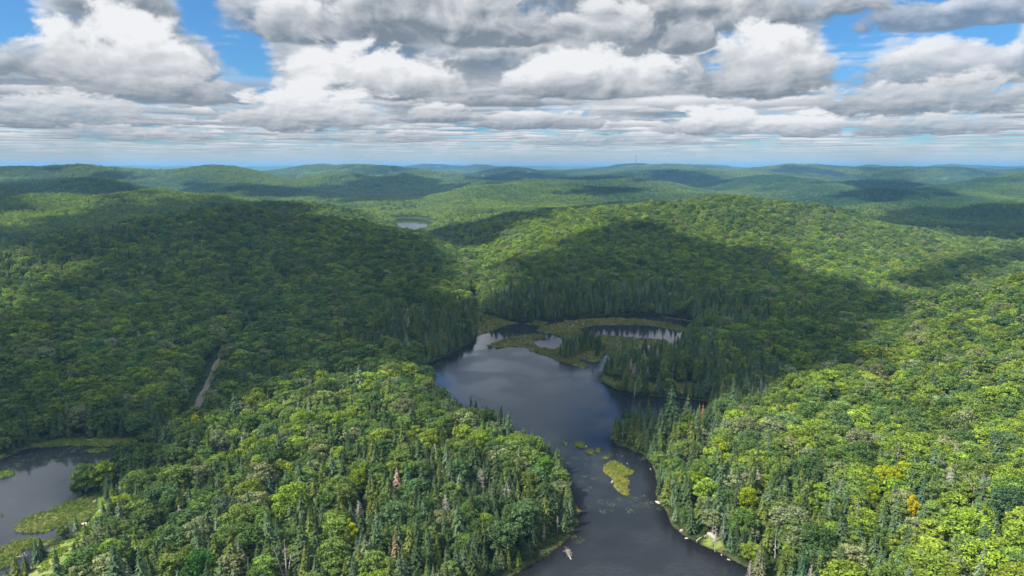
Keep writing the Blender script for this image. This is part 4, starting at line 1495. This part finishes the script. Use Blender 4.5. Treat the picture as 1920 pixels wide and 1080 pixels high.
def log_mesh(seed, L, r, boughs):
    rg_ = np.random.default_rng(seed)
    T = Tris()
    n = 6
    for i in range(n):
        a0, a1 = i / n, (i + 1) / n
        tube(T, (L * (a0 - .5), 0.10 * math.sin(a0 * 4), 0.06 * math.sin(5 * a0)), (L * (a1 - .5), 0.10 * math.sin(a1 * 4), 0.06 * math.sin(5 * a1)), r * (1.1 - a0 * .6), r * (1.1 - a1 * .6), 8)
    for i in range(boughs):
        t = rg_.uniform(-.2, .5)
        a = rg_.uniform(0.1, 3.04)
        l_ = rg_.uniform(0.5, 1.9) * (0.7 + L / 16)
        e = np.array([L * t + l_ * 0.6, math.cos(a) * l_, math.sin(a) * l_ * 0.8])
        p = np.array([L * t, 0, 0])
        tube(T, p, e, r * 0.35, 0.02, 4)
        for q in range(3):
            m_ = p + (e - p) * rg_.uniform(.4, 1)
            tube(T, m_, m_ + rg_.normal(size=3) * 0.4 * l_, 0.03, 0.012, 3)
    return T.mesh("log_shape", [m_dead])


def log(px, py, L, r, rz, label, boughs=0, z=0.3, name="fallen_log", tilt=0.0, seed=1):
    x, y = P0(px, py, 0.4)
    o = link(name, log_mesh(seed + px, L, r, boughs), label=label, category="log")
    o.location = (x, y, max(ground_z(x, y), 0) + z)
    o.rotation_euler = (0, tilt, rz)


log(1313, 1013, 5.2, 0.20, 0.75, "white fallen log slanting up from the water, left one beside the ledge", 0, 0.5)
log(1326, 1011, 3.8, 0.17, 0.72, "shorter white fallen log right of the slanting one on the ledge", 0, 0.9)
log(1342, 1019, 2.4, 0.22, 0.25, "short stout grey log lying right of the rock ledge", 2, 0.5)
log(1067, 1041, 4.2, 0.15, 1.9, "pinkish fallen tree with bare branches lying in the water off the peninsula", 26, 0.25, "fallen_tree", -0.2)
log(1160, 830, 4.5, 0.12, 0.1, "grey waterlogged log along the tip of the point", 3, 0.1)
log(38, 1044, 3.6, 0.14, 0.4, "bleached driftwood lying on the floating marsh at the lower left", 12, 0.45, "driftwood")
log(170, 826, 3.5, 0.13, 0.1, "pale log at the back edge of the pond", 2, 0.4)

# mast ------------------------------------------------------------------------
m_steel, g = mat("painted_steel")
oz = g.sep(g.n('ShaderNodeTexCoord').outputs['Object'])[2]
band = g.m('GREATER_THAN', g.m('FRACT', g.m('MULTIPLY', oz, 1 / 28.0)), 0.5)
finish(g, pbsdf(g, g.mix(band, (0.20, 0.20, 0.21), (0.14, 0.04, 0.03)), 0.5, 0.4))
mx_, my_, mz_ = PD(1191.5, 333, 2850, 12)
mz_ = ground_z(mx_, my_)
mast = empty("radio_mast", (mx_, my_, mz_), label="tall thin lattice radio mast on the far hill, rising above the horizon", category="mast")
MH = 2850 / math.cos(0) * (math.tan(R(0.90) + 0.0) ) + CAM_H - mz_
MH = 0.0158 * 2850 + CAM_H - mz_
T = Tris()
hw_ = 1.0
leg = [(hw_ * math.cos(a), hw_ * math.sin(a)) for a in (0.5, 0.5 + 2.094, 0.5 + 4.189)]
for (a, b) in leg:
    tube(T, (a, b, -1), (a, b, MH), 0.26, 0.22, 6)
nb = int(MH / 3)
for i in range(nb):
    z0, z1 = MH * i / nb, MH * (i + 1) / nb
    for j in range(3):
        a, b = leg[j], leg[(j + 1) % 3]
        tube(T, (*a, z0), (*b, z1), 0.06, 0.06, 4)
        tube(T, (*a, z1), (*b, z1), 0.05, 0.05, 4)
child("lattice_tower", T.mesh("lattice_shape", [m_steel]), mast)
T = Tris()
tube(T, (0, 0, MH), (0, 0, MH + 6), 0.22, 0.08, 6)
child("antenna", T.mesh("antenna_shape", [m_steel]), mast)
m_cable, g = mat("guy_steel")
finish(g, pbsdf(g, (0.3, 0.3, 0.31), 0.4, 0.5, None, 0.8))
for j in range(3):
    T = Tris()
    a = 0.5 + j * 2.094
    for fz, fr in ((0.33, 0.36), (0.66, 0.55), (0.97, 0.62)):
        ex, ey = math.cos(a) * MH * fr, math.sin(a) * MH * fr
        tube(T, (math.cos(a) * hw_, math.sin(a) * hw_, MH * fz), (ex, ey, ground_z(mx_ + ex, my_ + ey) - mz_), 0.03, 0.03, 3)
    child("guy_wire", T.mesh("guy_shape", [m_cable]), mast)
T = Tris()
m_white, g = mat("white_paint")
finish(g, pbsdf(g, (0.8, 0.8, 0.78), 0.5, 0.3))


def box_mesh(name, parts_, mats):
    bm = bmesh.new()
    for (cx_, cy_, cz_, sx, sy, sz, roof) in parts_:
        r_ = bmesh.ops.create_cube(bm, size=1.0)
        for v in r_['verts']:
            top = v.co.z > 0
            v.co = Vector((cx_ + v.co.x * sx, cy_ + v.co.y * sy * (0.04 if (roof and top) else 1), cz_ + v.co.z * sz))
    me = bpy.data.meshes.new(name)
    bm.to_mesh(me)
    bm.free()
    for m_ in mats:
        me.materials.append(m_)
    return me


m_roof, g = mat("grey_metal_roof")
finish(g, pbsdf(g, (0.16, 0.17, 0.18), 0.6, 0.3))
# white slender tank glimpsed between trees on the right
cx_, cy_, cz_ = at_ground(1856, 437, 12)
clear_round(cx_, cy_, 4)
tank = empty("water_tank", (cx_, cy_, cz_), label="tiny white upright tank glimpsed among the shaded trees at the right", category="tank")
T = Tris()
tube(T, (0, 0, -0.5), (0, 0, 11.5), 0.7, 0.7, 20)
child("cylinder_wall", T.mesh("tank_shape", [m_white], True), tank)
T = Tris()
tube(T, (0, 0, 11.5), (0, 0, 12.1), 0.8, 0.1, 20)
child("cap", T.mesh("cap_shape", [m_roof]), tank)

# bird ------------------------------------------------------------------------
m_bird, g = mat("dark_feathers")
finish(g, pbsdf(g, (0.02, 0.02, 0.022), 0.8, 0.2))
bm = bmesh.new()
sk = [(0, -0.24, 0, .03), (0, -0.15, 0.01, .055), (0, 0, 0, .075), (0, .16, 0, .05), (0, .30, 0, .028)]
rows = []
for (x_, y_, z_, r_) in sk:
    rows.append([bm.verts.new((r_ * math.cos(a), y_, z_ + r_ * math.sin(a))) for a in np.arange(8) * math.pi / 4])
for i in range(len(rows) - 1):
    for j in range(8):
        bm.faces.new((rows[i][j], rows[i][(j + 1) % 8], rows[i + 1][(j + 1) % 8], rows[i + 1][j]))
bm.faces.new(rows[0][::-1])
bm.faces.new(rows[-1])
for s in (-1, 1):
    pr = None
    for (wx, wy, wz, ch) in ((0.04, -0.02, .03, .11), (.25, -0.06, .13, .10), (.50, -0.02, .10, .07), (.68, .06, .04, .02)):
        q = [bm.verts.new((s * wx, wy - ch, wz)), bm.verts.new((s * wx, wy + ch, wz)), bm.verts.new((s * wx, wy + ch * .5, wz + .014)), bm.verts.new((s * wx, wy - ch * .8, wz + .02))]
        if pr:
            for j in range(4):
                bm.faces.new((pr[j], pr[(j + 1) % 4], q[(j + 1) % 4], q[j]))
        pr = q
    bm.faces.new(pr)
tl = [bm.verts.new(c) for c in ((-.02, .28, 0), (.02, .28, 0), (.08, .46, .0), (-.08, .46, .0), (-.02, .28, .012), (.02, .28, .012), (.08, .46, .008), (-.08, .46, .008))]
for f in ((0, 1, 2, 3), (7, 6, 5, 4), (0, 4, 5, 1), (1, 5, 6, 2), (2, 6, 7, 3), (3, 7, 4, 0)):
    bm.faces.new([tl[i] for i in f])
bme = bpy.data.meshes.new("bird_shape")
bm.to_mesh(bme)
bm.free()
bme.materials.append(m_bird)
bird = link("bird", bme, label="tiny dark bird gliding in front of the blue gap in the clouds", category="bird")
d = pix_dir(462.5, 112.5)
bird.location = Vector((0, 0, CAM_H)) + d * 620
bird.scale = (1.5, 1.5, 1.5)
bird.rotation_euler = (0.1, 0.35, 0.9)

# ================================================================ INDIVIDUAL TREES AND THE REST OF THE WOOD
kp = ~removed
X, Y, Hh, SD, isc, TINT, VAR, SCL, ROT, pal_i, SCV = [a[kp] for a in (X, Y, Hh, SD, isc, TINT, VAR, SCL, ROT, pal_i, SCV)]
hgt = np.where(isc, np.array(spruce_H)[VAR], np.array(broad_H)[VAR]) * SCV[:, 2]
PX, PY, DEP = project(X, Y, Hh + hgt * 0.8)
PX2, PY2, _ = project(X, Y, Hh + hgt * 0.98)
infr = (PX > -10) & (PX < 1930) & (PY2 < 1075) & (PY > 0)
LM = np.array([(a, b) for _, a, b in LANDMARKS])
ORD = "nearest second third fourth fifth sixth seventh eighth ninth tenth eleventh twelfth thirteenth fourteenth fifteenth sixteenth seventeenth eighteenth nineteenth twentieth".split()


def ordinal(k_):
    if k_ < len(ORD):
        return ORD[k_] if k_ == 0 else ORD[k_] + "-nearest"
    n = k_ + 1
    return f"{n}{'th' if 10 <= n % 100 <= 20 else {1: 'st', 2: 'nd', 3: 'rd'}.get(n % 10, 'th')}-nearest"


single = np.zeros(len(X), bool)
for conifer in (True, False):
    kind = isc == conifer
    cand = np.where(kind & infr)[0]
    cand = cand[np.argsort(DEP[cand])][:285]
    single[cand] = True
    ids = np.where(kind)[0]
    # direction of every tree from every landmark, as the camera sees it
    ranks = {}
    for li, (nm, lx, ly) in enumerate(LANDMARKS):
        r = math.hypot(lx, ly)
        fx, fy = lx / r, ly / r
        dx_, dy_ = X[ids] - lx, Y[ids] - ly
        al_, ac_ = dx_ * fx + dy_ * fy, dx_ * fy - dy_ * fx
        sec = np.where(np.abs(al_) > np.abs(ac_), np.where(al_ > 0, 0, 1), np.where(ac_ > 0, 2, 3))
        dd = np.hypot(dx_, dy_)
        for s in range(4):
            k_ = np.where(sec == s)[0]
            k_ = k_[np.argsort(dd[k_])][:60]
            for rank, q in enumerate(k_):
                ranks.setdefault(ids[q], []).append((rank, li, s))
    used = set()
    for c in cand:
        v = int(VAR[c])
        kn = "spruce" if conifer else "broadleaf"
        opts = sorted(ranks.get(c, [(99, 0, 0)]))
        lab = None
        tone = (S_PAL if conifer else B_PAL)[int(pal_i[c])][2]
        size = "short " if hgt[c] < (8.0 if conifer else 7.8) else "tall " if hgt[c] > (12.6 if conifer else 11.0) else ""
        for rank, li, s in opts:
            rel = ("behind", "in front of", "right of", "left of")[s]
            lab = f"{size}{tone} {kn}, {ordinal(rank)} {kn} {rel} {LANDMARKS[li][0]}"
            if lab not in used:
                break
        used.add(lab)
        t = empty("spruce_tree" if conifer else "broadleaf_tree", (X[c], Y[c], Hh[c] - 0.15), ROT[c], label=lab, category="spruce" if conifer else "broadleaf tree",
                  group="spruces of the near woods" if conifer else "broadleaf trees of the near woods")
        t.scale = SCV[c]
        child("trunk", (SPRUCE_TR if conifer else BROAD_TR)[v], t)
        child("crown", (SPRUCE_ME if conifer else BROAD_ME)[v], t, TINT[c])


def wood(name, pts, protos, idx, rot, scl, tint, **props):
    """one object standing for a wood nobody could count: shapes instanced on its points"""
    me = bpy.data.meshes.new(name)
    n = len(pts)
    me.vertices.add(n)
    me.vertices.foreach_set('co', np.asarray(pts, np.float32).ravel())
    a = me.attributes.new("idx", 'INT', 'POINT')
    a.data.foreach_set('value', np.asarray(idx, np.int32))
    a = me.attributes.new("rot", 'FLOAT_VECTOR', 'POINT')
    a.data.foreach_set('vector', np.asarray(rot, np.float32).ravel())
    a = me.attributes.new("scl", 'FLOAT_VECTOR', 'POINT')
    a.data.foreach_set('vector', np.asarray(scl, np.float32).ravel())
    a = me.attributes.new("tint", 'FLOAT_COLOR', 'POINT')
    a.data.foreach_set('color', np.c_[tint, np.ones(n)].astype(np.float32).ravel())
    o = link(name, me, kind="stuff", **props)
    col_ = bpy.data.collections.new(name + "_shapes")
    for i, p in enumerate(protos):
        q = bpy.data.objects.new(f"{i:02d}_shape", p)
        col_.objects.link(q)
    ng = bpy.data.node_groups.new(name, 'GeometryNodeTree')
    ng.interface.new_socket("Geometry", in_out='INPUT', socket_type='NodeSocketGeometry')
    ng.interface.new_socket("Geometry", in_out='OUTPUT', socket_type='NodeSocketGeometry')
    N_ = ng.nodes
    gi, go = N_.new('NodeGroupInput'), N_.new('NodeGroupOutput')
    ci = N_.new('GeometryNodeCollectionInfo')
    ci.inputs['Collection'].default_value = col_
    ci.inputs['Separate Children'].default_value = True
    ci.inputs['Reset Children'].default_value = True
    iop = N_.new('GeometryNodeInstanceOnPoints')
    iop.inputs['Pick Instance'].default_value = True

    def na(nm, ty):
        q = N_.new('GeometryNodeInputNamedAttribute')
        q.data_type = ty
        q.inputs['Name'].default_value = nm
        return [s for s in q.outputs if s.enabled and s.name == 'Attribute'][0]
    L_ = ng.links
    L_.new(gi.outputs[0], iop.inputs['Points'])
    L_.new(ci.outputs[0], iop.inputs['Instance'])
    L_.new(na("idx", 'INT'), iop.inputs['Instance Index'])
    e2r = N_.new('FunctionNodeEulerToRotation')
    L_.new(na("rot", 'FLOAT_VECTOR'), e2r.inputs[0])
    L_.new(e2r.outputs[0], iop.inputs['Rotation'])
    L_.new(na("scl", 'FLOAT_VECTOR'), iop.inputs['Scale'])
    L_.new(iop.outputs[0], go.inputs[0])
    md = o.modifiers.new("scatter", 'NODES')
    md.node_group = ng
    return o


def rot3(r, tilt=0.0):
    z = np.zeros_like(r)
    return np.stack([rng.normal(size=len(r)) * tilt, rng.normal(size=len(r)) * tilt, r], 1)


rest = ~single
deadpick = rg.random(len(X))
VAR = np.where(rest & isc & (deadpick < 0.03), 6, VAR)
VAR = np.where(rest & ~isc & (deadpick < 0.014), 6 + (deadpick < 0.006), VAR)
k = rest & isc
wood("spruce_forest", np.stack([X, Y, Hh - 0.15], 1)[k], SPRUCE_ME + [SN['silver']], VAR[k], rot3(ROT[k], 0.03), SCV[k], TINT[k],
     label="dark spruces filling the shores, the point and the hollows", category="spruce forest")
k = rest & ~isc
wood("broadleaf_forest", np.stack([X, Y, Hh - 0.15], 1)[k], BROAD_ME + BARE[:2], VAR[k], rot3(ROT[k], 0.05), SCV[k] * rng.uniform(0.9, 1.12, (k.sum(), 3)), TINT[k],
     label="unbroken broadleaf woods covering the hills and banks", category="broadleaf forest")


def far_wood(r0, r1, cell, seed, nvar, size_fac):
    x, y, rg_ = scatter(r0, r1, cell, 0.98, seed)
    h = height(x, y, lakes=False)
    h, sd_, _ = apply_water(x, y, h)
    k_ = sd_ > cell * 0.45
    x, y, h = x[k_], y[k_], h[k_]
    s1, s2 = fbm(x, y, 230.0, 3, 4.4), fbm(x, y, 900.0, 3, 9.4)
    f = np.clip(0.5 + s1 * 1.1 + s2 * 1.2, 0, 1)[:, None]
    t = (np.array([0.040, 0.082, 0.024]) * (1 - f) + np.array([0.140, 0.195, 0.030]) * f) * rg_.uniform(0.88, 1.12, (len(x), 1))
    con = np.clip(fbm(x, y, 400.0, 3, 14.0) * 2.2 - 0.1, 0, 1)
    idx = np.where(rg_.random(len(x)) < con * 0.8, nvar - 1, rg_.integers(0, nvar - 1, len(x)))
    # tilt the clump with the slope of the ground
    e = cell * 0.5
    gx = (height(x + e, y, False) - height(x - e, y, False)) / (2 * e)
    gy = (height(x, y + e, False) - height(x, y - e, False)) / (2 * e)
    return np.stack([x, y, h - 1.5], 1), idx, gx, gy, t, rg_


def slope_rot(gx, gy, r):
    """euler XYZ that spins by r about the slope's normal"""
    out = np.zeros((len(r), 3))
    for i in range(len(r)):
        m_ = Vector((-gx[i], -gy[i], 1.0)).to_track_quat('Z', 'Y').to_matrix() @ Matrix.Rotation(r[i], 3, 'Z')
        out[i] = m_.to_euler('XYZ')
    return out


pts, idx, gx, gy, t, rg_ = far_wood(NEAR_R - 8, 3600, 26.0, 31, 4, 1)
n = len(pts)
P1 = (pts, idx, slope_rot(gx, gy, rg_.uniform(0, 6.28, n)), np.repeat(rg_.uniform(0.9, 1.1, n)[:, None], 3, 1), t)
pts, idx, gx, gy, t, rg_ = far_wood(3590, 9000, 66.0, 33, 3, 1)
n = len(pts)
P2 = (pts, idx + 4, slope_rot(gx, gy, rg_.uniform(0, 6.28, n)), np.repeat(rg_.uniform(0.9, 1.1, n)[:, None], 3, 1), t * 0.9)
far = [np.concatenate([a, b]) for a, b in zip(P1, P2)]
wood("distant_forest", far[0], [o.data for o in CL1 + CL2], far[1], far[2], far[3], far[4],
     label="far woods blanketing every hill towards the horizon", category="distant forest")
print("TREES near", len(X), "far", len(far[0]), "labels", len(LANDMARKS))

# ---------------------------------------------------------------- sedge tufts, low bushes, lily pads
def tuft(seed, n=26, h=0.55, r=0.55):
    rg_ = np.random.default_rng(seed)
    T = Tris()
    for i in range(n):
        a, q = rg_.uniform(0, 6.28), r * rg_.random() ** .5
        x, y = math.cos(a) * q, math.sin(a) * q
        b = rg_.uniform(0, 6.28)
        l_ = h * rg_.uniform(.5, 1.1)
        T.add([(x - .06 * math.sin(b), y + .06 * math.cos(b), 0), (x + .06 * math.sin(b), y - .06 * math.cos(b), 0), (x + math.cos(b) * .25, y + math.sin(b) * .25, l_)], [(0, 1, 2)], rg_.uniform(.75, 1.25))
    return T


def bush(seed, r=0.8):
    rg_ = np.random.default_rng(seed)
    T = Tris()
    n = 90
    N = unit(rg_.normal(size=(n, 3)) + [0, 0, .5])
    N[:, 2] = np.abs(N[:, 2])
    leaf_quads(T, N * rg_.uniform(.6, 1.05, (n, 1)) * r * [1, 1, .75], unit(N + rg_.normal(size=(n, 3)) * .5), 0.26, rg_, rg_.uniform(.75, 1.25, n))
    return T


def pads(seed, n=26, R_=1.6):
    rg_ = np.random.default_rng(seed)
    T = Tris()
    for i in range(n):
        a, q = rg_.uniform(0, 6.28), R_ * rg_.random() ** .5
        x, y, r = math.cos(a) * q, math.sin(a) * q, rg_.uniform(.08, .17)
        V = [(x, y, .012)] + [(x + r * math.cos(b), y + r * math.sin(b), .014 + rg_.uniform(0, .01)) for b in np.linspace(0.2, 6.1, 8)]
        T.add(V, [(0, i_, i_ + 1) for i_ in range(1, 8)], rg_.uniform(.7, 1.3))
    return T


gp, gi_, gr, gs, gt = [], [], [], [], []
rg_ = np.random.default_rng(77)
for M in MARSHES:
    a = np.array(M)
    near = a[:, 1].min() < 340
    step = 0.9 if near else 1.7
    x0, y0 = a.min(0) - 2
    x1, y1 = a.max(0) + 2
    y1 = min(y1, 900)
    x_, y_ = np.meshgrid(np.arange(x0, x1, step), np.arange(y0, y1, step))
    x_ = x_.ravel() + rg_.uniform(-.5, .5, x_.size) * step
    y_ = y_.ravel() + rg_.uniform(-.5, .5, y_.size) * step
    pxx, pyy, dd = project(x_, y_, 0 * x_)
    h_, sdd, mm = apply_water(x_, y_, np.full(x_.shape, 3.0))
    k = (mm > 0.5) & (pyy < 1200) & (dd > 50)
    x_, y_, h_ = x_[k], y_[k], h_[k]
    n = len(x_)
    f = np.clip(0.5 + fbm(x_, y_, 12.0, 3, 3.0) * 1.3, 0, 1)[:, None]
    c = np.array([0.090, 0.116, 0.028]) * (1 - f) + np.array([0.150, 0.140, 0.048]) * f
    if a[:, 1].min() < 330 and a[:, 0].max() > 0:
        c = c * [1.25, 1.30, 0.6]
    elif a[:, 1].min() < 330:
        c = c * [1.0, 1.25, 0.8]
    gp.append(np.stack([x_, y_, h_ - .05], 1))
    gi_.append(np.where(rg_.random(n) < 0.16, rg_.integers(3, 5, n), rg_.integers(0, 3, n)))
    s = rg_.uniform(.7, 1.4, n) * (1.0 if near else 1.5)
    gs.append(np.repeat(s[:, None], 3, 1))
    gr.append(np.stack([0 * s, 0 * s, rg_.uniform(0, 6.28, n)], 1))
    gt.append(c * rg_.uniform(.75, 1.25, (n, 1)))
SHP = [tuft(1).mesh("tuft_shape", [m_needle]), tuft(2, 34, .7, .7).mesh("tuft_shape", [m_needle]), tuft(3, 20, .4, .5).mesh("tuft_shape", [m_needle]),
       bush(1, .8).mesh("bush_shape", [m_leaf]), bush(2, .6).mesh("bush_shape", [m_leaf]), pads(1).mesh("pads_shape", [m_leaf]), pads(2, 18, 1.2).mesh("pads_shape", [m_leaf])]
wood("marsh_sedge", np.concatenate(gp), SHP, np.concatenate(gi_), np.concatenate(gr), np.concatenate(gs), np.concatenate(gt),
     label="olive and rusty sedge covering the floating marshes and islets", category="sedge")
# bushes and saplings on every bank and in the clearings
x_, y_, rg_ = scatter(90, 700, 1.9, .8, 91)
h_ = height(x_, y_, lakes=False)
h_, sdd, mm = apply_water(x_, y_, h_)
opn = inside(x_, y_, OPENING) | inside(x_, y_, LEDGE)
k = (((sdd > 0.15) & (sdd < 8)) | opn) & (mm < .3) & (h_ > .05) & (rg_.random(len(x_)) < np.where(opn, .8, .75))
x_, y_, h_, sdd, opn = x_[k], y_[k], h_[k], sdd[k], opn[k]
n = len(x_)
s = rg_.uniform(.8, 2.0, n) * np.interp(sdd, [0, 4, 8], [.7, 1.3, 1.5])
s = np.where(opn, s * .62, s)
f = rg_.random((n, 1))
c = np.array([0.036, 0.066, 0.016]) * (1 - f) + np.array([0.075, 0.100, 0.024]) * f
c = np.where(opn[:, None], c * [2.5, 2.3, 1.3], c)
wood("bank_shrubs", np.stack([x_, y_, h_ - .1], 1), [SHP[3], SHP[4], SHP[1]], rg_.choice(3, n, p=[.45, .35, .2]), np.stack([0 * s, 0 * s, rg_.uniform(0, 6.28, n)], 1), np.repeat(s[:, None], 3, 1), c,
     label="low shrubs and tall grass lining the banks and the clearing", category="shrubs")
# floating leaves
lp, ls = [], []
for (px, py, rad, n) in ((1075, 905, 9, 26), (1150, 945, 8, 22), (1205, 935, 7, 18), (1080, 870, 8, 16), (60, 905, 16, 20), (130, 900, 14, 16), (110, 855, 12, 30), (190, 850, 14, 50), (40, 870, 10, 24),
                          (1000, 655, 6, 12), (925, 632, 6, 26), (1190, 860, 9, 18), (1215, 950, 5, 12), (1080, 1000, 5, 8), (250, 845, 8, 36)):
    cx2, cy2 = P0(px, py)
    for i in range(n // 2):
        a, q = rg_.uniform(0, 6.28), rad * rg_.random() ** .6
        lp.append((cx2 + math.cos(a) * q * 1.4, cy2 + math.sin(a) * q, 0.0))
lp = np.array(lp)
_, sdd, mm = apply_water(lp[:, 0], lp[:, 1], np.ones(len(lp)))
lp = lp[(sdd < -0.6) & (mm < .1)]
n = len(lp)
wood("lily_pads", lp, SHP[5:], rg_.integers(0, 2, n), np.stack([np.zeros(n), np.zeros(n), rg_.uniform(0, 6.28, n)], 1), np.repeat(rg_.uniform(.7, 1.5, (n, 1)), 3, 1), np.tile([0.08, 0.10, 0.045], (n, 1)),
     label="scattered floating leaves on the still water", category="lily pads")

# ================================================================ CLOUDS OVERHEAD: they throw the shade seen on the hills
m_cloud, g = mat("cloud")
finish(g, pbsdf(g, (0.9, 0.9, 0.92), 1.0, 0.0))
SHADES = [
    ([(1690, 556), (1760, 536), (1850, 514), (2000, 492), (2150, 470), (2100, 452), (1950, 470), (1850, 484), (1760, 502), (1690, 530)], 30),  # outline of each cloud's shade as it lies on the land, in pixels of the photograph; size of its billows in metres
    ([(-500, 520), (-60, 515), (70, 530), (140, 512), (60, 480), (-200, 470), (-500, 470), (-500, 440), (-200, 430), (0, 428), (100, 405), (200, 383), (330, 372), (450, 377), (600, 408), (700, 428), (820, 470), (850, 560), (905, 560), (920, 520), (905, 490), (960, 500), (1040, 470), (1080, 440),
      (1180, 425), (1260, 440), (1330, 462), (1420, 470), (1470, 492), (1540, 520), (1640, 545), (1700, 540), (1750, 560), (1690, 600), (1640, 625), (1740, 640), (1700, 668),
      (1600, 700), (1530, 715), (1450, 742), (1380, 745), (1330, 757), (1290, 765), (1215, 800), (1150, 812), (1020, 800), (930, 760), (870, 722), (800, 700), (700, 694), (560, 690), (440, 712), (372, 752), (300, 790), (235, 845),
      (60, 840), (-200, 850), (-500, 800), (-400, 590), (-60, 600), (60, 575), (40, 550), (-300, 560)], 42),
    ([(730, 455), (800, 440), (900, 415), (1010, 393), (1130, 380), (1250, 372), (1370, 366), (1380, 366), (1260, 379), (1130, 392), (1010, 415), (930, 444), (850, 470)], 40),
    ([(1540, 408), (1650, 392), (1780, 388), (2100, 378), (2300, 440), (1920, 455), (1800, 452), (1720, 432), (1640, 420)], 50),
    ([(1480, 390), (1540, 368), (1600, 354), (1660, 348), (1720, 354), (1780, 368), (1700, 375), (1600, 380)], 60),
    ([(-100, 350), (30, 340), (100, 332), (170, 329), (230, 342), (270, 360), (200, 368), (80, 362), (-60, 372)], 60),
    ([(330, 346), (400, 346), (480, 342), (560, 350), (700, 346), (790, 350), (850, 352), (800, 372), (700, 380), (600, 372), (480, 366), (380, 360)], 80),
    ([(560, 345), (640, 330), (700, 329), (760, 326), (830, 340), (860, 350), (760, 356), (640, 352)], 90),
    ([(860, 340), (900, 331), (980, 329), (1120, 332), (1180, 331), (1180, 337), (1080, 341), (960, 341), (900, 350), (860, 354)], 90),
    ([(1190, 330), (1250, 318), (1330, 330), (1350, 342), (1270, 345), (1210, 340)], 100),
    ([(1340, 326), (1400, 315), (1470, 309), (1540, 306), (1600, 316), (1560, 326), (1480, 326), (1400, 328)], 140),
    ([(1550, 347), (1620, 335), (1700, 339), (1740, 350), (1660, 352)], 90),
    ([(920, 328), (970, 317), (1040, 328), (1060, 333), (940, 334)], 140),
    ([(100, 320), (200, 322), (300, 330), (340, 340), (230, 334), (120, 330)], 110),
    ([(1740, 318), (1800, 309), (1870, 314), (1850, 322), (1780, 322)], 180),
    ([(1000, 362), (1080, 352), (1200, 350), (1230, 358), (1150, 366), (1060, 368)], 60),
    ([(60, 345), (0, 400), (-200, 420), (-300, 395), (-100, 380)], 70),
]
CLOUD_Z = 2600.0
bm0 = bmesh.new()
bmesh.ops.create_icosphere(bm0, subdivisions=2, radius=1.0)
SV = np.array([v.co for v in bm0.verts])
SF = np.array([[v.index for v in f.verts] for f in bm0.faces])
bm0.free()
rc_ = np.random.default_rng(3)
T = Tris()
sx_, sy_, sz_ = sun_dir
for poly, bs in SHADES:
    W_ = []
    for (px, py) in poly:
        if py < 318:
            p = None
            d = pix_dir(px, max(py, 300))
            h0 = [at_ground(px, py + q, 8) for q in (0, 2, 4, 7)]
            p = min(h0, key=lambda q_: math.hypot(q_[0], q_[1]))
        else:
            p = at_ground(px, py, 8.0)
        q = (CLOUD_Z - p[2]) / sz_
        W_.append((p[0] + sx_ * q, p[1] + sy_ * q))
    a = np.array(W_)
    st = bs * 1.05
    gx_, gy_ = np.meshgrid(np.arange(a[:, 0].min() - bs, a[:, 0].max() + bs, st), np.arange(a[:, 1].min() - bs, a[:, 1].max() + bs, st))
    gx_ = gx_.ravel() + rc_.uniform(-.35, .35, gx_.size) * st
    gy_ = gy_.ravel() + rc_.uniform(-.35, .35, gy_.size) * st
    d = seg_dist(gx_, gy_, W_, True)[0]
    d = np.where(inside(gx_, gy_, W_), d, -d)
    d = d + fbm(gx_, gy_, bs * 4.0, 3, 1.1) * bs * 0.9
    k = (d > -0.1 * bs) & (rc_.random(len(d)) < np.clip(0.35 + d / bs * 0.65, 0.3, 1))
    for x, y, dd in zip(gx_[k], gy_[k], d[k]):
        r_ = bs * np.clip(0.42 + 0.5 * dd / bs, 0.42, 1.05) * rc_.uniform(.85, 1.15)
        ph = rc_.uniform(0, 6.28, 3)
        lump = 1 + 0.16 * np.sin(SV[:, 0] * 4 + ph[0]) * np.sin(SV[:, 1] * 4 + ph[1]) + 0.1 * np.sin(SV[:, 2] * 6 + ph[2])
        T.add(SV * lump[:, None] * [r_, r_, r_ * .75] + [x, y, CLOUD_Z + r_ * .4 + np.clip(dd, 0, 300) * .25 * rc_.random()], SF, 1.0)
link("clouds", T.mesh("clouds", [m_cloud], True), kind="stuff", label="cumulus clouds drifting high above the hills", category="clouds")

# ================================================================ HAZE
m_haze = bpy.data.materials.new("haze")
m_haze.use_nodes = True
g = NT(m_haze.node_tree)
pv = g.n('ShaderNodeVolumePrincipled')
pv.inputs['Color'].default_value = (0.20, 0.44, 0.72, 1)
pv.inputs['Density'].default_value = 0.98e-4
pv.inputs['Anisotropy'].default_value = 0.15
o_ = g.n('ShaderNodeOutputMaterial')
g.put(o_.inputs['Volume'], pv.outputs[0])
hz0, hz1 = -6.0, 188.0
bm = bmesh.new()
r_ = bmesh.ops.create_cube(bm, size=1.0)
for v in r_['verts']:
    v.co = Vector((v.co.x * 56000, v.co.y * 56000, hz0 if v.co.z < 0 else hz1))
hme = bpy.data.meshes.new("haze")
bm.to_mesh(hme)
bm.free()
hme.materials.append(m_haze)
link("haze", hme, kind="stuff", label="thin blue haze over the hills", category="haze")
